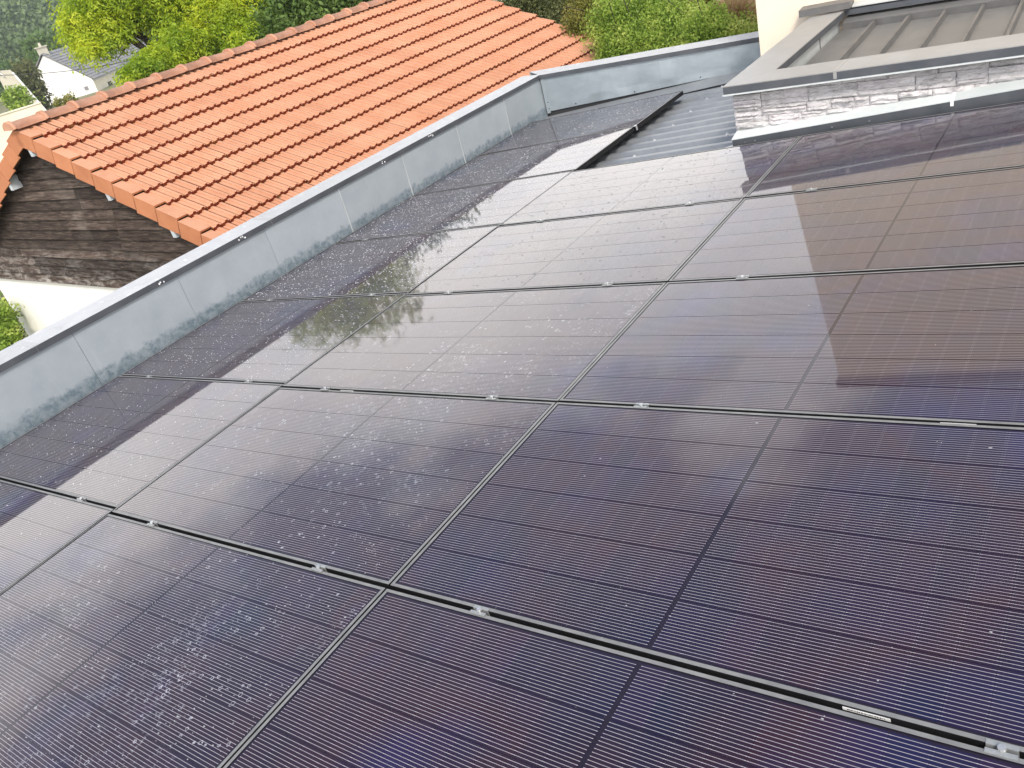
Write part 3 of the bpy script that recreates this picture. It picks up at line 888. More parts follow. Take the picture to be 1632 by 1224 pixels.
# recessed standing seam roof
rf = MB()
rf.hexa([(3.19, 4.42, .442), (XE, 4.42, .442), (XE, 6.02, .442), (3.19, 6.02, .442), (3.19, 4.42, .462), (XE, 4.42, .462), (XE, 6.02, .482), (3.19, 6.02, .482)])
srf = rf.build('standing_seam_roof', WARMGREY, vol)
ribx = [3.445 + 0.245 * i for i in range(9)]
for i, x in enumerate(ribx):
    s = MB()
    tl = .028
    s.hexa([(x + tl - .014, 4.41, .4625), (x + tl + .014, 4.41, .4625), (x + .014, 6.0, .4825), (x - .014, 6.0, .4825),
            (x + tl - .010, 4.41, .506), (x + tl + .010, 4.41, .506), (x + .010, 6.0, .526), (x - .010, 6.0, .526)])
    s.build('standing_seam', RIBGREY, srf, off=vol.location)
s = MB(); s.box(3.206, XE, 6.021, 6.034, .442, .525); s.build('head_flashing', RIBGREY, vol)
s = MB(); s.hexa([(3.206, 6.0205, .526), (XE, 6.0205, .526), (XE, 6.195, .545), (3.206, 6.195, .545), (3.206, 6.0205, .532), (XE, 6.0205, .532), (XE, 6.195, .556), (3.206, 6.195, .556)])
s.build('ledge', WARMGREY, vol)
# joints in the inner zinc cheek of the left upstand
for y in (4.72, 5.55):
    s = MB(); s.box(XS + .2005, XS + .2035, y - .004, y + .004, .466, ctop(XS) - .04); s.build('cheek_joint', DARK, vol)

# ------------------------------------------------------------------ white rendered building behind
W0 = Vector((5.0, 8.0, GZ))
wb = empty('white_rendered_building', W0, label='tall white rendered building wall behind the stone clad volume', cat='building')
s = MB(); s.box(2.475, 12.0, 6.2, 14.0, GZ, 3.35); s.build('wall', RENDERW, wb)
s = MB(); s.box(2.44, 12.04, 6.165, 14.04, 3.351, 3.43); s.build('roof_edge', FASCIA, wb)
s = MB(); s.hexa([(2.86, 6.075, .615), (3.255, 6.075, .625), (3.255, 6.199, .625), (2.86, 6.199, .615), (2.86, 6.075, .668), (3.255, 6.075, .676), (3.255, 6.199, .684), (2.86, 6.199, .676)])
s.build('wall_cap_flashing', RIBGREY, wb)
s = MB(); s.hexa([(3.2, 6.12, .5705), (8.0, 6.12, .5705), (8.0, 6.199, .5705), (3.2, 6.199, .5705), (3.2, 6.12, .612), (8.0, 6.12, .622), (8.0, 6.199, .622), (3.2, 6.199, .612)])
s.build('wall_fascia', FASCIA, wb)
s = MB(); s.hexa([(3.258, 6.11, .6235), (8.0, 6.11, .6235), (8.0, 6.199, .6235), (3.258, 6.199, .6235), (3.258, 6.11, .630), (8.0, 6.11, .630), (8.0, 6.199, .650), (3.258, 6.199, .650)])
s.build('wall_ledge', ZINC_PALE, wb)

# ------------------------------------------------------------------ solar panels
PXW, PYH = 1.734, 1.0162
PW, PH = 1.7280, 1.0012
def frame_mesh():
    s = MB()
    w, h, l, d = PW / 2, PH / 2, .0105, .035
    s.box(-w, w, -h, -h + l, -d, .0016); s.box(-w, w, h - l, h, -d, .0016)
    s.box(-w, -w + l, -h + l + .0002, h - l - .0002, -d, .0014); s.box(w - l, w, -h + l + .0002, h - l - .0002, -d, .0014)
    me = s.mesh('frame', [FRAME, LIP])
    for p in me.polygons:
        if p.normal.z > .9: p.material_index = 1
    return me
FR = frame_mesh()
s = MB(); s.box(-PW / 2 + .0107, PW / 2 - .0107, -PH / 2 + .0107, PH / 2 - .0107, -.006, -.0006)
BS = s.mesh('backsheet', BACK)
cw, ch = .0757, .1592
def cell_mesh(mat):
    s = MB()
    c = .004
    ring = [(-cw / 2 + c, -ch / 2), (cw / 2 - c, -ch / 2), (cw / 2, -ch / 2 + c), (cw / 2, ch / 2 - c), (cw / 2 - c, ch / 2), (-cw / 2 + c, ch / 2), (-cw / 2, ch / 2 - c), (-cw / 2, -ch / 2 + c)]
    n0 = len(s.v)
    s.v += [(x, y, 0.0) for x, y in ring] + [(x, y, -.0006) for x, y in ring]
    s.f.append(tuple(range(8))); s.m.append(0)
    for i in range(8):
        j = (i + 1) % 8
        s.f.append((i, 8 + i, 8 + j, j)); s.m.append(0)
    return s.mesh('cell', mat)
CM, CMS = cell_mesh(CELL), cell_mesh(CELL_S)
s = MB(); s.box(-.045, .045, -.0012, 0, -.008, .0); LBL = s.mesh('serial_label', WHITE_LABEL)
s = MB()
xx = -.036
while xx < .036:
    w_ = random.choice((.0012, .002, .003)); s.box(xx, xx + w_, -.0016, -.00125, -.0055, -.0025); xx += w_ + random.choice((.0012, .0022))
LBLP = s.mesh('bar_code', PRINT)

def drops_mesh(n, smin, smax, keep=None, dmat=None):
    """small flattened domes of water scattered over one panel"""
    w, h = PW / 2 - .014, PH / 2 - .014
    X = rng.uniform(-w, w, n); Y = rng.uniform(-h, h, n)
    cl = rng.random(n)
    # clumping: pull some drops together into short runs along the slope
    pick = rng.random(n) < .35
    src = rng.integers(0, n, n)
    X = np.where(pick, X[src] + rng.normal(0, .035, n), X); Y = np.where(pick, Y[src] + rng.normal(0, .018, n), Y)
    ok = (np.abs(X) < w) & (np.abs(Y) < h)
    if keep is not None: ok &= keep(X, Y)
    X, Y = X[ok], Y[ok]; n = len(X)
    r = smin + (smax - smin) * rng.random(n) ** 2.2
    ex = 1 + rng.random(n) * 1.1
    K = 7
    V, F = [], []
    for i in range(n):
        n0 = len(V)
        ph = random.uniform(0, 6.28); irr = [random.uniform(.75, 1.2) for _ in range(K)]
        for fr_, z in ((1.0, 0.0001), (.78, .42), ):
            for k in range(K):
                t = 2 * math.pi * k / K + ph
                V.append((X[i] + r[i] * ex[i] * fr_ * irr[k] * math.cos(t), Y[i] + r[i] * fr_ * irr[k] * math.sin(t), .0001 + r[i] * .55 * z))
        V.append((X[i], Y[i], r[i] * .36))
        for k in range(K):
            j = (k + 1) % K
            F.append((n0 + k, n0 + j, n0 + K + j, n0 + K + k)); F.append((n0 + K + k, n0 + K + j, n0 + 2 * K))
    me = bpy.data.meshes.new('water_drops'); me.from_pydata(V, [], F)
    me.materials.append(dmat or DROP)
    me.polygons.foreach_set('use_smooth', [True] * len(me.polygons)); me.update()
    return me
ordn = ['first', 'second', 'third', 'fourth', 'fifth', 'sixth', 'seventh']
colp = ['in the column along the zinc parapet', 'in the middle column', 'in the right hand column']
drop_n = {(0, -1): 150, (0, 0): 620, (0, 1): 1250, (0, 2): 2100, (0, 3): 2000, (0, 4): 1500, (0, 5): 600,
          (1, -1): 520, (1, 0): 480, (1, 1): 360, (1, 2): 420, (1, 3): 800, (2, 3): 14, (2, 2): 16, (2, 1): 12, (2, 0): 14, (2, -1): 10}
rows = {0: range(-1, 6), 1: range(-1, 4), 2: range(-1, 4)}
for c in rows:
    for r in rows[c]:
        cx = c * PXW + PXW / 2 + (.008 + .0045 * max(r, 0) if c == 0 else 0.0)
        cy = r * PYH + PYH / 2 + (.028 if c == 0 else 0.0)
        tilt = .0
        look = 'water marked ' if (c == 1 and r <= 1) else ('wet ' if (c == 0 or (c == 1 and r >= 2)) else 'clean ')
        p = empty('solar_panel', roofp(cx, cy, random.uniform(-.0012, .0008)), (R(random.uniform(-.10, .10)), -SLOPE + R(random.uniform(-.10, .10)), R(random.uniform(-.02, .02))),
                  label='%sblack solar panel, %s from the camera %s' % (look, ordn[r + 1], colp[c]), cat='solar panel', group='solar panels on the roof')
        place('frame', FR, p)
        bs = place('backsheet', BS, p)
        cmsh = CMS if (c == 1 and r <= 1) else CM
        for i in range(22):
            lx = -PW / 2 + .0182 + .0763 * (i + .5) + (.0130 if i >= 11 else 0)
            for j in range(6):
                place('cell', cmsh, p, (lx, -PH / 2 + .0165 + .1614 * (j + .5), 0))
        if (c, r) in ((2, 0), (2, 1), (1, 1), (0, 0)):
            lbx = {(2, 0): .49, (2, 1): .49, (1, 1): -.36, (0, 0): .52}[(c, r)]
            lb = place('serial_label', LBL, p, (lbx, -PH / 2 - .0001, -.004))
            place('bar_code', LBLP, lb, (0, 0, 0))
        dn = drop_n.get((c, r), 0)
        if dn:
            keep = None
            big = .0046 if r >= 2 else .0036
            if c == 1 and r <= 1: big = .0026
            if c == 1 and r == 1: keep = lambda X, Y: (X > -.15) | (Y < -.1)
            if c == 2: big = .003
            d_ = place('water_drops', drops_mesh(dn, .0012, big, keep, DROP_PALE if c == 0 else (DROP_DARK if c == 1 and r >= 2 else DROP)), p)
            tag(d_, kind='stuff')

# clamps in the row gaps
def clamp_meshes():
    s = MB()
    s.box(-.026, .026, -.0058, .0058, -.020, -.0162)
    s.box(-.026, .026, -.0058, -.0042, -.0161, .0022); s.box(-.026, .026, .0042, .0058, -.0161, .0022)
    s.box(-.026, .026, -.0145, -.0042, .0023, .0046); s.box(-.026, .026, .0042, .0145, .0023, .0046)
    body = s.mesh('clamp_body', CLAMPM)
    s = MB(); s.tube((0, 0, -.016), (0, 0, .0052), .0042, .0042, 10); s.tube((0, 0, .0052), (0, 0, .0102), .0078, .0070, 10)
    return body, s.mesh('bolt', BOLT)
CB, BT = clamp_meshes()
gapn = ['first', 'second', 'third', 'fourth']
for g_ in range(0, 4):
    for c in range(3):
        for q, fx in enumerate((.362, 1.412)):
            if c == 2 and q == 1 and g_ > 0: fx = 1.59
            if c == 2 and q == 1: fx = 1.59
            x = c * PXW + fx + (.008 + .0045 * g_ if c == 0 else 0)
            y = g_ * PYH + (.028 if c == 0 else 0)
            e_ = empty('panel_clamp', roofp(x, y, 0), (0, -SLOPE, 0),
                       label='silver clamp in %s panel gap from camera, %s end, %s' % (gapn[g_], 'left' if q == 0 else 'right', ['column along parapet', 'middle column', 'right hand column'][c]),
                       cat='clamp', group='clamps between the solar panels')
            place('clamp_body', CB, e_); place('bolt', BT, e_)
# end clamps on the open edge of the left column
for k, yy in enumerate((5.10,)):
    e_ = empty('end_clamp', roofp(1.766, yy + .012, 0), (0, -SLOPE, 0), label='small end clamp on the open panel edge above the bare metal deck', cat='clamp')
    s = MB(); s.box(-.012, .004, -.02, .02, .0022, .005); s.box(.0065, .009, -.012, .012, -.034, .005); s.box(.004, .0065, -.02, .02, .0022, .005)
    place('clamp_body', s.mesh('clamp_body', ALU), e_)

# ------------------------------------------------------------------ tiled house
HP = Vector((-5.70159, 3.744426, 1.162107))     # ridge end above the near gable
HROT = -math.atan2(0.0246163, 0.999697)
PITCH = R(24.42)
HL, GAUGE, TW = 8.27, 0.36, 0.2335
hb_loc = Vector((HP.x, HP.y, GZ))
house = empty('tile_roofed_house', hb_loc, (0, 0, HROT), label='neighbouring house with orange tile roof and weathered timber gable', cat='house')
HZ = HP.z - GZ                                   # local ridge height
tp, cp, sp_ = math.tan(PITCH), math.cos(PITCH), math.sin(PITCH)
def slope_pt(u, v, n=0.0, side=1):
    """u along ridge, v down the slope, n normal to it -> house local"""
    return Vector((side * (v * cp + n * sp_), u, HZ - v * sp_ + n * cp))
SLEN = GAUGE * 12.35
base = MB()
for side in (1, -1):
    a_ = [slope_pt(.10, .02, -.05, side), slope_pt(HL - .08, .02, -.05, side), slope_pt(HL - .08, SLEN - .05, -.05, side), slope_pt(.10, SLEN - .05, -.05, side)]
    b_ = [slope_pt(.10, .02, -.012, side), slope_pt(HL - .08, .02, -.012, side), slope_pt(HL - .08, SLEN - .05, -.012, side), slope_pt(.10, SLEN - .05, -.012, side)]
    base.hexa([p - Vector((0, 0, .05)) for p in a_ + b_])
roof = base.build('roof', DARKWOOD, house, off=(0, 0, 0))
# one tile: pans and ribs, rounded lower edge, open hollow front
def tile_mesh():
    prof = []
    for k in range(2):
        o = k * .11675
        prof += [(o + .0025, 0), (o + .008, -.016), (o + .016, -.002), (o + .055, .001), (o + .058, .018), (o + .092, .018), (o + .096, -.004)]
    prof.append((TW - .0025, 0))
    L_ = GAUGE + .035
    def zt(t): return .050 * t
    rowsv = [(0.0, 0.0), (L_ - .014, 0.0), (L_ - .003, -.003), (L_, -.010)]
    V, F, MI = [], [], []
    n = len(prof)
    for (yv, dz) in rowsv:
        for (x, hgt) in prof: V.append((x, yv, hgt + zt(yv / L_) + dz))
    for (x, hgt) in prof: V.append((x, L_ - .002, hgt * .9 + zt(1) - .045))
    for j in range(4):
        for i in range(n - 1):
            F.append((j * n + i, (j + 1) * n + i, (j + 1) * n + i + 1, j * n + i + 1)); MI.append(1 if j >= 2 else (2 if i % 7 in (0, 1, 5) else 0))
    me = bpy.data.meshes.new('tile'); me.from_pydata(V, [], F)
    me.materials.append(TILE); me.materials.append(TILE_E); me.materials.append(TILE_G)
    me.polygons.foreach_set('material_index', MI); me.update()
    return me
TM = tile_mesh()
# slope basis in house local space: x -> u (along ridge), y -> v (down slope), z -> normal
def slope_matrix(u, v, n, side=1, roll=0.0):
    ex = Vector((0, 1, 0)); ey = Vector((side * cp, 0, -sp_)); ez = Vector((side * sp_, 0, cp))
    if side < 0: ex = -ex
    mtx = Matrix(((ex.x, ey.x, ez.x, 0), (ex.y, ey.y, ez.y, 0), (ex.z, ey.z, ez.z, 0), (0, 0, 0, 1)))
    mtx = mtx @ Matrix.Rotation(roll, 4, 'X')
    mtx.translation = slope_pt(u, v, n, side)
    return mtx
# ex x ey must equal ez: flip handled by face normals being two sided
spots = []
for rr in range(13):
    for cc in range(36):
        u = .13 + cc * TW
        if u + TW > HL + .06: continue
        v = rr * GAUGE + (-.02 if rr == 0 else 0)
        if rr == 12: continue
        spots.append((u, v, rr, cc))
rest_v, rest_f, rest_m = [], [], []
slipped = {(9, 7): .03, (10, 4): .05, (9, 26): .025, (8, 6): .02}
hm = Matrix.Translation(hb_loc) @ Matrix.Rotation(HROT, 4, 'Z')
spots.sort(key=lambda q: (hm @ slope_pt(q[0], q[1]) - CAM).length)
tv = [v.co.copy() for v in TM.vertices]; tf = [tuple(p.vertices) for p in TM.polygons]; tmi = [p.material_index for p in TM.polygons]
for i, (u, v, rr, cc) in enumerate(spots):
    sag = -.02 * math.sin(math.pi * min(max(u / HL, 0), 1)) * (1 - v / 6)
    mtx = slope_matrix(u + random.uniform(-.0015, .0015), v + random.uniform(-.005, .005) + slipped.get((rr, cc), 0), sag + random.uniform(-.002, .002), 1, random.uniform(-.004, .004))
    if i < 300:
        o = bpy.data.objects.new('tile', TM); COL.objects.link(o); o.parent = roof; o.matrix_local = mtx
    else:
        n0 = len(rest_v); rest_v += [tuple(mtx @ q) for q in tv]; rest_f += [tuple(n0 + k for k in f) for f in tf]; rest_m += tmi
me = bpy.data.meshes.new('far_tiles'); me.from_pydata(rest_v, [], rest_f); me.materials.append(TILE); me.materials.append(TILE_E); me.materials.append(TILE_G)
me.polygons.foreach_set('material_index', rest_m); me.update()
tag(place('far_tiles', me, roof), kind='stuff')
# verge tiles
def verge_mesh(side):
    s = MB()
    L_ = GAUGE - .007; t = .018; w = .135; dr = .205
    z0, z1 = .014, .048
    s.hexa([(0, 0, z0 - t), (w, 0, z0 - t), (w, L_, z1 - t), (0, L_, z1 - t), (0, 0, z0 + .004), (w, 0, z0 + .001), (w, L_, z1 + .001), (0, L_, z1 + .004)])
    s.hexa([(0, .002, z0 - dr), (t, .002, z0 - dr), (t, L_ - .002, z1 - dr), (0, L_ - .002, z1 - dr), (0, .002, z0 - t - .0005), (t, .002, z0 - t - .0005), (t, L_ - .002, z1 - t - .0005), (0, L_ - .002, z1 - t - .0005)])
    me = s.mesh('verge_tile', [TILE, TILE_V])
    for p in me.polygons:
        if p.normal.z < .6: p.material_index = 1
    return me
VM = verge_mesh(1)
for rr in range(12):
    for side in (1, -1):
        mtx = slope_matrix(0, 0, 0, side)
        if side > 0:
            mtx = slope_matrix(0.0, rr * GAUGE, random.uniform(-.003, .003), 1)
        else:
            mtx = slope_matrix(0.0, rr * GAUGE, 0, -1) @ Matrix.Scale(-1, 4, (1, 0, 0))
        o = bpy.data.objects.new('verge_tile', VM); COL.objects.link(o); o.parent = roof; o.matrix_local = mtx
s = MB()
for side in (-1,):
    s.hexa([slope_pt(.14, .0, -.011, side), slope_pt(HL, .0, -.011, side), slope_pt(HL, SLEN, -.011, side), slope_pt(.14, SLEN, -.011, side),
            slope_pt(.14, .0, .03, side), slope_pt(HL, .0, .03, side), slope_pt(HL, SLEN, .03, side), slope_pt(.14, SLEN, .03, side)])
s.build('back_slope', TILE, roof, off=(0, 0, 0))
# ridge tiles
def ridge_mesh():
    V, F = [], []
    K = 10
    rings = [(0.0, .121, .016), (.045, .122, .016), (.05, .112, .006), (.44, .106, .0)]
    for (y, rr_, dz) in rings:
        for k in range(K + 1):
            t = math.pi * k / K
            V.append((rr_ * 1.12 * math.cos(t), y, rr_ * .80 * math.sin(t) - .035 + dz))
    for j in range(3):
        for k in range(K): F.append((j * (K + 1) + k, j * (K + 1) + k + 1, (j + 1) * (K + 1) + k + 1, (j + 1) * (K + 1) + k))
    n0 = len(V)
    for k in range(K + 1):
        t = math.pi * k / K
        V.append((.108 * 1.12 * math.cos(t), .001, .108 * .80 * math.sin(t) - .035 + .01))
    for k in range(K): F.append((k, n0 + k, n0 + k + 1, k + 1))
    F.append(tuple(n0 + k for k in range(K + 1)))
    me = bpy.data.meshes.new('ridge_tile'); me.from_pydata(V, [], F); me.materials.append(TILE_R)
    me.polygons.foreach_set('use_smooth', [True] * (len(me.polygons) - 1) + [False]); me.update()
    return me
TILE_R = mat_var('aged_ridge_terracotta', (0.36, 0.17, 0.10), (0.52, 0.28, 0.18), 6.0, 0.9, bump_s=0.25, bump_scale=60, rand=.16, lo=.3, hi=.7)
RM = ridge_mesh()
nr = 20
for i in range(nr):
    u = -.05 + i * .418
    sag = -.02 * math.sin(math.pi * u / HL)
    place('ridge_tile', RM, roof, (0, u, HZ + .045 + sag), (random.uniform(-.012, .012), random.uniform(-.03, .03), 0))
# moss tufts along tile edges
ms = MB()
for _ in range(150):
    rr = random.choice((0, 1, 1, 5, 6, 7, 8, 9, 9, 10, 10, 10)); u = random.uniform(.1, 3.2) if random.random() < .75 else random.uniform(.1, 8)
    v = (rr + 1) * GAUGE + .036
    for _ in range(6):
        c_ = slope_pt(u + random.gauss(0, .02), v + random.gauss(0, .008), .012 + random.uniform(0, .012))
        r_ = random.uniform(.006, .014)
        ms.poly([c_ + Vector((random.gauss(0, 1), random.gauss(0, 1), random.gauss(0, 1))).normalized() * r_ for _ in range(3)])
mo = ms.build('moss', MOSS, roof, off=(0, 0, 0)); tag(mo, kind='stuff')
# gutter at the eave
s = MB()
for k in range(8):
    t0, t1 = math.pi * (1 + k / 8), math.pi * (1 + (k + 1) / 8)
    e0 = slope_pt(0, SLEN + .04)
    pa = [(e0.x + .065 * math.cos(t), u, e0.z - .01 + .065 * math.sin(t)) for u in (-.02,) for t in (t0, t1)]
    pb = [(e0.x + .065 * math.cos(t), u, e0.z - .01 + .065 * math.sin(t)) for u in (HL + .02,) for t in (t0, t1)]
    s.poly([pa[0], pa[1], pb[1], pb[0]])
s.build('gutter', ZINC_PALE, house, off=(0, 0, 0))
# walls
GY = .155                                        # gable plane behind the verge
wz = HZ - (HP.z - (-0.985))                      # local height where the boards stop
ex_ = 3.95
wl = MB()
wl.hexa([(-ex_, GY + .035, 0), (ex_, GY + .035, 0), (ex_, HL - .2, 0), (-ex_, HL - .2, 0), (-ex_, GY + .035, wz + .4), (ex_, GY + .035, wz + .4), (ex_, HL - .2, wz + .4), (-ex_, HL - .2, wz + .4)])
wl.build('wall', RENDERH, house, off=(0, 0, 0))
gb = MB()
pk = HZ - .075
hx = lambda z: max((pk - z) / tp, .02)
gb.prism([(-hx(wz + .05), GY + .03, wz + .05), (hx(wz + .05), GY + .03, wz + .05), (0, GY + .03, pk)], [(-hx(wz + .05), GY + .06, wz + .05), (hx(wz + .05), GY + .06, wz + .05), (0, GY + .06, pk)])
gable = gb.build('timber_gable', DARKWOOD, house, off=(0, 0, 0))
bh = .138
z = wz - .01
i = 0
while z < pk - .03:
    z1 = min(z + bh, pk - .004)
    xl0, xl1 = min(hx(z), ex_ + .02), min(hx(z1), ex_ + .02)
    cuts = [-9] + sorted(random.sample([-2.6, -1.9, -1.25, -.4, .35, .9, 1.5], 2 if xl0 > 2 else 1)) + [9]
    if i in (3, 4, 5, 6, 7): cuts = [-9, random.choice((-2.2, -1.2, -.3)), .78 + .065 * (i - 3), 9]
    for ca, cb in zip(cuts[:-1], cuts[1:]):
        a0, a1 = max(ca + .002, -xl0), max(ca + .002, -xl1)
        b0, b1 = min(cb - .002, xl0), min(cb - .002, xl1)
        if b0 - a0 < .06 or b1 - a1 < .005: continue
        j_ = random.uniform(0, .003)
        s = MB()
        s.hexa([(a0, GY - .020 - j_, z + .001), (b0, GY - .020 - j_, z + .001), (b0, GY + .029, z + .001), (a0, GY + .029, z + .001),
                (a1, GY + .012 - j_, z1 + .008), (b1, GY + .012 - j_, z1 + .008), (b1, GY + .029, z1 + .008), (a1, GY + .029, z1 + .008)])
        o = s.build('board', BOARD, gable, off=(0, 0, 0))
    z = z1; i += 1
# purlin ends under the verge
for vv, side in ((.19, 1), (1.62, 1), (2.72, 1), (1.15, -1)):
    s = MB()
    c_ = slope_pt(0, vv, -.175, side)
    s.hexa([(c_.x - .035, .012, c_.z - .085), (c_.x + .035, .012, c_.z - .085), (c_.x + .035, GY - .008, c_.z - .085), (c_.x - .035, GY - .008, c_.z - .085),
            (c_.x - .035, .012, c_.z + .085), (c_.x + .035, .012, c_.z + .085), (c_.x + .035, GY - .008, c_.z + .085), (c_.x - .035, GY - .008, c_.z + .085)])
    s.build('purlin_end', BRACKET, house, off=(0, 0, 0))

# ------------------------------------------------------------------ houses beyond
def plan(px, py, dist):
    p = at(px, py, dist); return p
D1 = 108.0
gc = at(74, 100, D1)
rd = Vector((-0.66, 0.75, 0)).normalized(); gd = Vector((rd.y, -rd.x, 0))     # gd points to the right of the view
pkz = at(72, 87, D1).z; evz = (at(47.4, 152, D1).z + at(150.3, 124.5, D1).z) / 2
HWID = 3.75; HLEN = 30.0
wh0 = Vector((gc.x, gc.y, GZ)); 
white = empty('white_gabled_house', wh0, label='distant white gabled house with grey tile roof and chimney', cat='house')
def hp(g_, r_, z): 
    p = Vector((gc.x, gc.y, 0)) + gd * g_ + rd * r_
    return Vector((p.x, p.y, z))
s = MB()
s.prism([hp(-HWID, 0, GZ), hp(HWID, 0, GZ), hp(HWID, 0, evz), hp(0, 0, pkz), hp(-HWID, 0, evz)], [hp(-HWID, HLEN, GZ), hp(HWID, HLEN, GZ), hp(HWID, HLEN, evz), hp(0, HLEN, pkz), hp(-HWID, HLEN, evz)])
s.build('wall', WALLFAR, white)
s = MB()
for side in (1, -1):
    nC = 14
    for k in range(nC):
        t0, t1 = k / nC, (k + 1.15) / nC
        def rp(t, r_, up_): return hp(side * (HWID + .35) * t, r_, pkz + .12 + (evz - .3 - pkz) * t + up_)
        s.hexa([rp(t0, -.25, 0), rp(t1, -.25, .06), rp(t1, HLEN, .06), rp(t0, HLEN, 0), rp(t0, -.25, .07), rp(t1, -.25, .16), rp(t1, HLEN, .16), rp(t0, HLEN, .07)])
rw_ = s.build('roof', GREYTILE, white)
s = MB(); c0 = hp(-.15, .9, 0); s.box(c0.x - .4, c0.x + .4, c0.y - .4, c0.y + .4, pkz - .3, pkz + .75); s.box(c0.x - .5, c0.x + .5, c0.y - .5, c0.y + .5, pkz + .751, pkz + .87); s.tube((c0.x, c0.y, pkz + .871), (c0.x, c0.y, pkz + 1.25), .16, .13, 8)
s.build('chimney', BEIGE, rw_, off=white.location)
s = MB(); s.hexa([hp(HWID - .02, .02, evz - .35), hp(HWID + .03, .02, evz - .35), hp(HWID + .03, HLEN, evz - .35), hp(HWID - .02, HLEN, evz - .35), hp(HWID - .02, .02, GZ), hp(HWID + .03, .02, GZ), hp(HWID + .03, HLEN, GZ), hp(HWID - .02, HLEN, GZ)])
s.build('side_wall', CREAMW, white)
for k in range(3):
    s = MB(); r0 = 4.0 + 2.6 * k
    s.hexa([hp(HWID + .031, r0, evz - 2.0), hp(HWID + .07, r0, evz - 2.0), hp(HWID + .07, r0 + 1.3, evz - 2.0), hp(HWID + .031, r0 + 1.3, evz - 2.0), hp(HWID + .031, r0, evz - 1.0), hp(HWID + .07, r0, evz - 1.0), hp(HWID + .07, r0 + 1.3, evz - 1.0), hp(HWID + .031, r0 + 1.3, evz - 1.0)])
    s.build('window', GLASS, white)
s = MB(); s.hexa([hp(2.55, -.12, evz - .95), hp(2.95, -.12, evz - .95), hp(2.95, -.001, evz - .95), hp(2.55, -.001, evz - .95), hp(2.55, -.12, evz - .62), hp(2.95, -.12, evz - .62), hp(2.95, -.001, evz - .62), hp(2.55, -.001, evz - .62)])
s.build('wall_vent', GREYTILE, white)

# beige house at the left edge
D2 = 84.0
bc = at(24, 140, D2)
vd = Vector((bc.x - CAM.x, bc.y - CAM.y, 0)).normalized(); vr = Vector((vd.y, -vd.x, 0))
beige = empty('beige_house', (bc.x, bc.y, GZ), label='beige rendered house with grey roof cut off by the left edge', cat='house')
def bp(r_, d_, z):
    p = Vector((bc.x, bc.y, 0)) + vr * r_ + vd * d_
    return Vector((p.x, p.y, z))
tz = at(16, 107, D2).z
s = MB(); s.prism([bp(-.8, 0, GZ), bp(1.45, 0, GZ), bp(.35, 0, tz - .25), bp(-.75, 0, tz)], [bp(-.8, 7, GZ), bp(1.45, 7, GZ), bp(.35, 7, tz - .25), bp(-.75, 7, tz)])
s.build('wall', BEIGE, beige)
s = MB(); s.hexa([bp(-6.5, -.2, tz - 5.2), bp(-.82, -.2, tz - .12), bp(-.82, 7.2, tz - .12), bp(-6.5, 7.2, tz - 5.2), bp(-6.5, -.2, tz - 5.0), bp(-.70, -.2, tz + .10), bp(-.70, 7.2, tz + .10), bp(-6.5, 7.2, tz - 5.0)])
rb = s.build('roof', GREYTILE, beige)
s = MB(); s.tube(bp(-1.6, -.25, tz + .18), bp(-.55, -.25, tz + .10), .16, .16, 8); s.build('ridge_cap', CREAMW, rb, off=beige.location)
s = MB(); s.tube(bp(.38, -.12, tz - .4), bp(1.52, -.12, GZ + .2), .09, .09, 8); s.build('drainpipe', WALLFAR, beige)
s = MB(); s.tube(bp(-.72, -.15, tz + .1), bp(-.35, -.15, tz - .5), .06, .06, 8); s.build('gutter_end', WALLFAR, beige)
# cream garden wall
gw0 = at(0, 186, 52.0); gw1 = at(118, 150, 52.0)
s = MB()
wz_ = (at(0, 184, 52).z + at(57, 167, 52).z) / 2
dv = (gw1 - gw0); dv.z = 0; dv.normalize(); dp = Vector((-dv.y, dv.x, 0)) * -1
a0 = gw0 - dv * 6; a1 = gw0 + dv * 2.1
if (a0 + dp - CAM).length < (a0 - CAM).length: dp = -dp
q = lambda p, o, z: (p.x + dp.x * o, p.y + dp.y * o, z)
gwc = Vector(((a0.x + a1.x) / 2, (a0.y + a1.y) / 2, GZ))
s.hexa([q(a0, 0, GZ), q(a1, 0, GZ), q(a1, .25, GZ), q(a0, .25, GZ), q(a0, 0, wz_), q(a1, 0, wz_), q(a1, .25, wz_), q(a0, .25, wz_)])
gw = empty('garden_wall', gwc, label='cream rendered garden wall in front of the distant houses', cat='wall')
s.build('wall_body', CREAMW, gw)
s = MB(); s.hexa([q(a0, -.05, wz_ + .002), q(a1, -.05, wz_ + .002), q(a1, .3, wz_ + .002), q(a0, .3, wz_ + .002), q(a0, -.05, wz_ + .06), q(a1, -.05, wz_ + .06), q(a1, .3, wz_ + .06), q(a0, .3, wz_ + .06)])
s.build('wall_coping', CREAMW, gw)
# overhead cable
s = MB()
p0, p1 = at(-30, 120, 45), at(240, 88, 45)
prev = None
for k in range(25):
    t = k / 24
    p = p0.lerp(p1, t); p.z -= .5 * 4 * t * (1 - t) * .5
    if prev is not None: s.tube(prev, p, .016, .016, 5)
    prev = p
cb_ = s.build('overhead_cable', CABLE)
tag(cb_, 'thin dark overhead cable crossing in front of the white gabled house', 'cable')

# ------------------------------------------------------------------ trees and shrubs
def at_e(px, py, d, rx, rz=None, w=1.0, ry=None):
    """ellipsoid at a direction and distance with radii in metres"""
    c = at(px, py, d)
    return ((c.x, c.y, c.z), (rx, ry or rx, rz or rx), w)
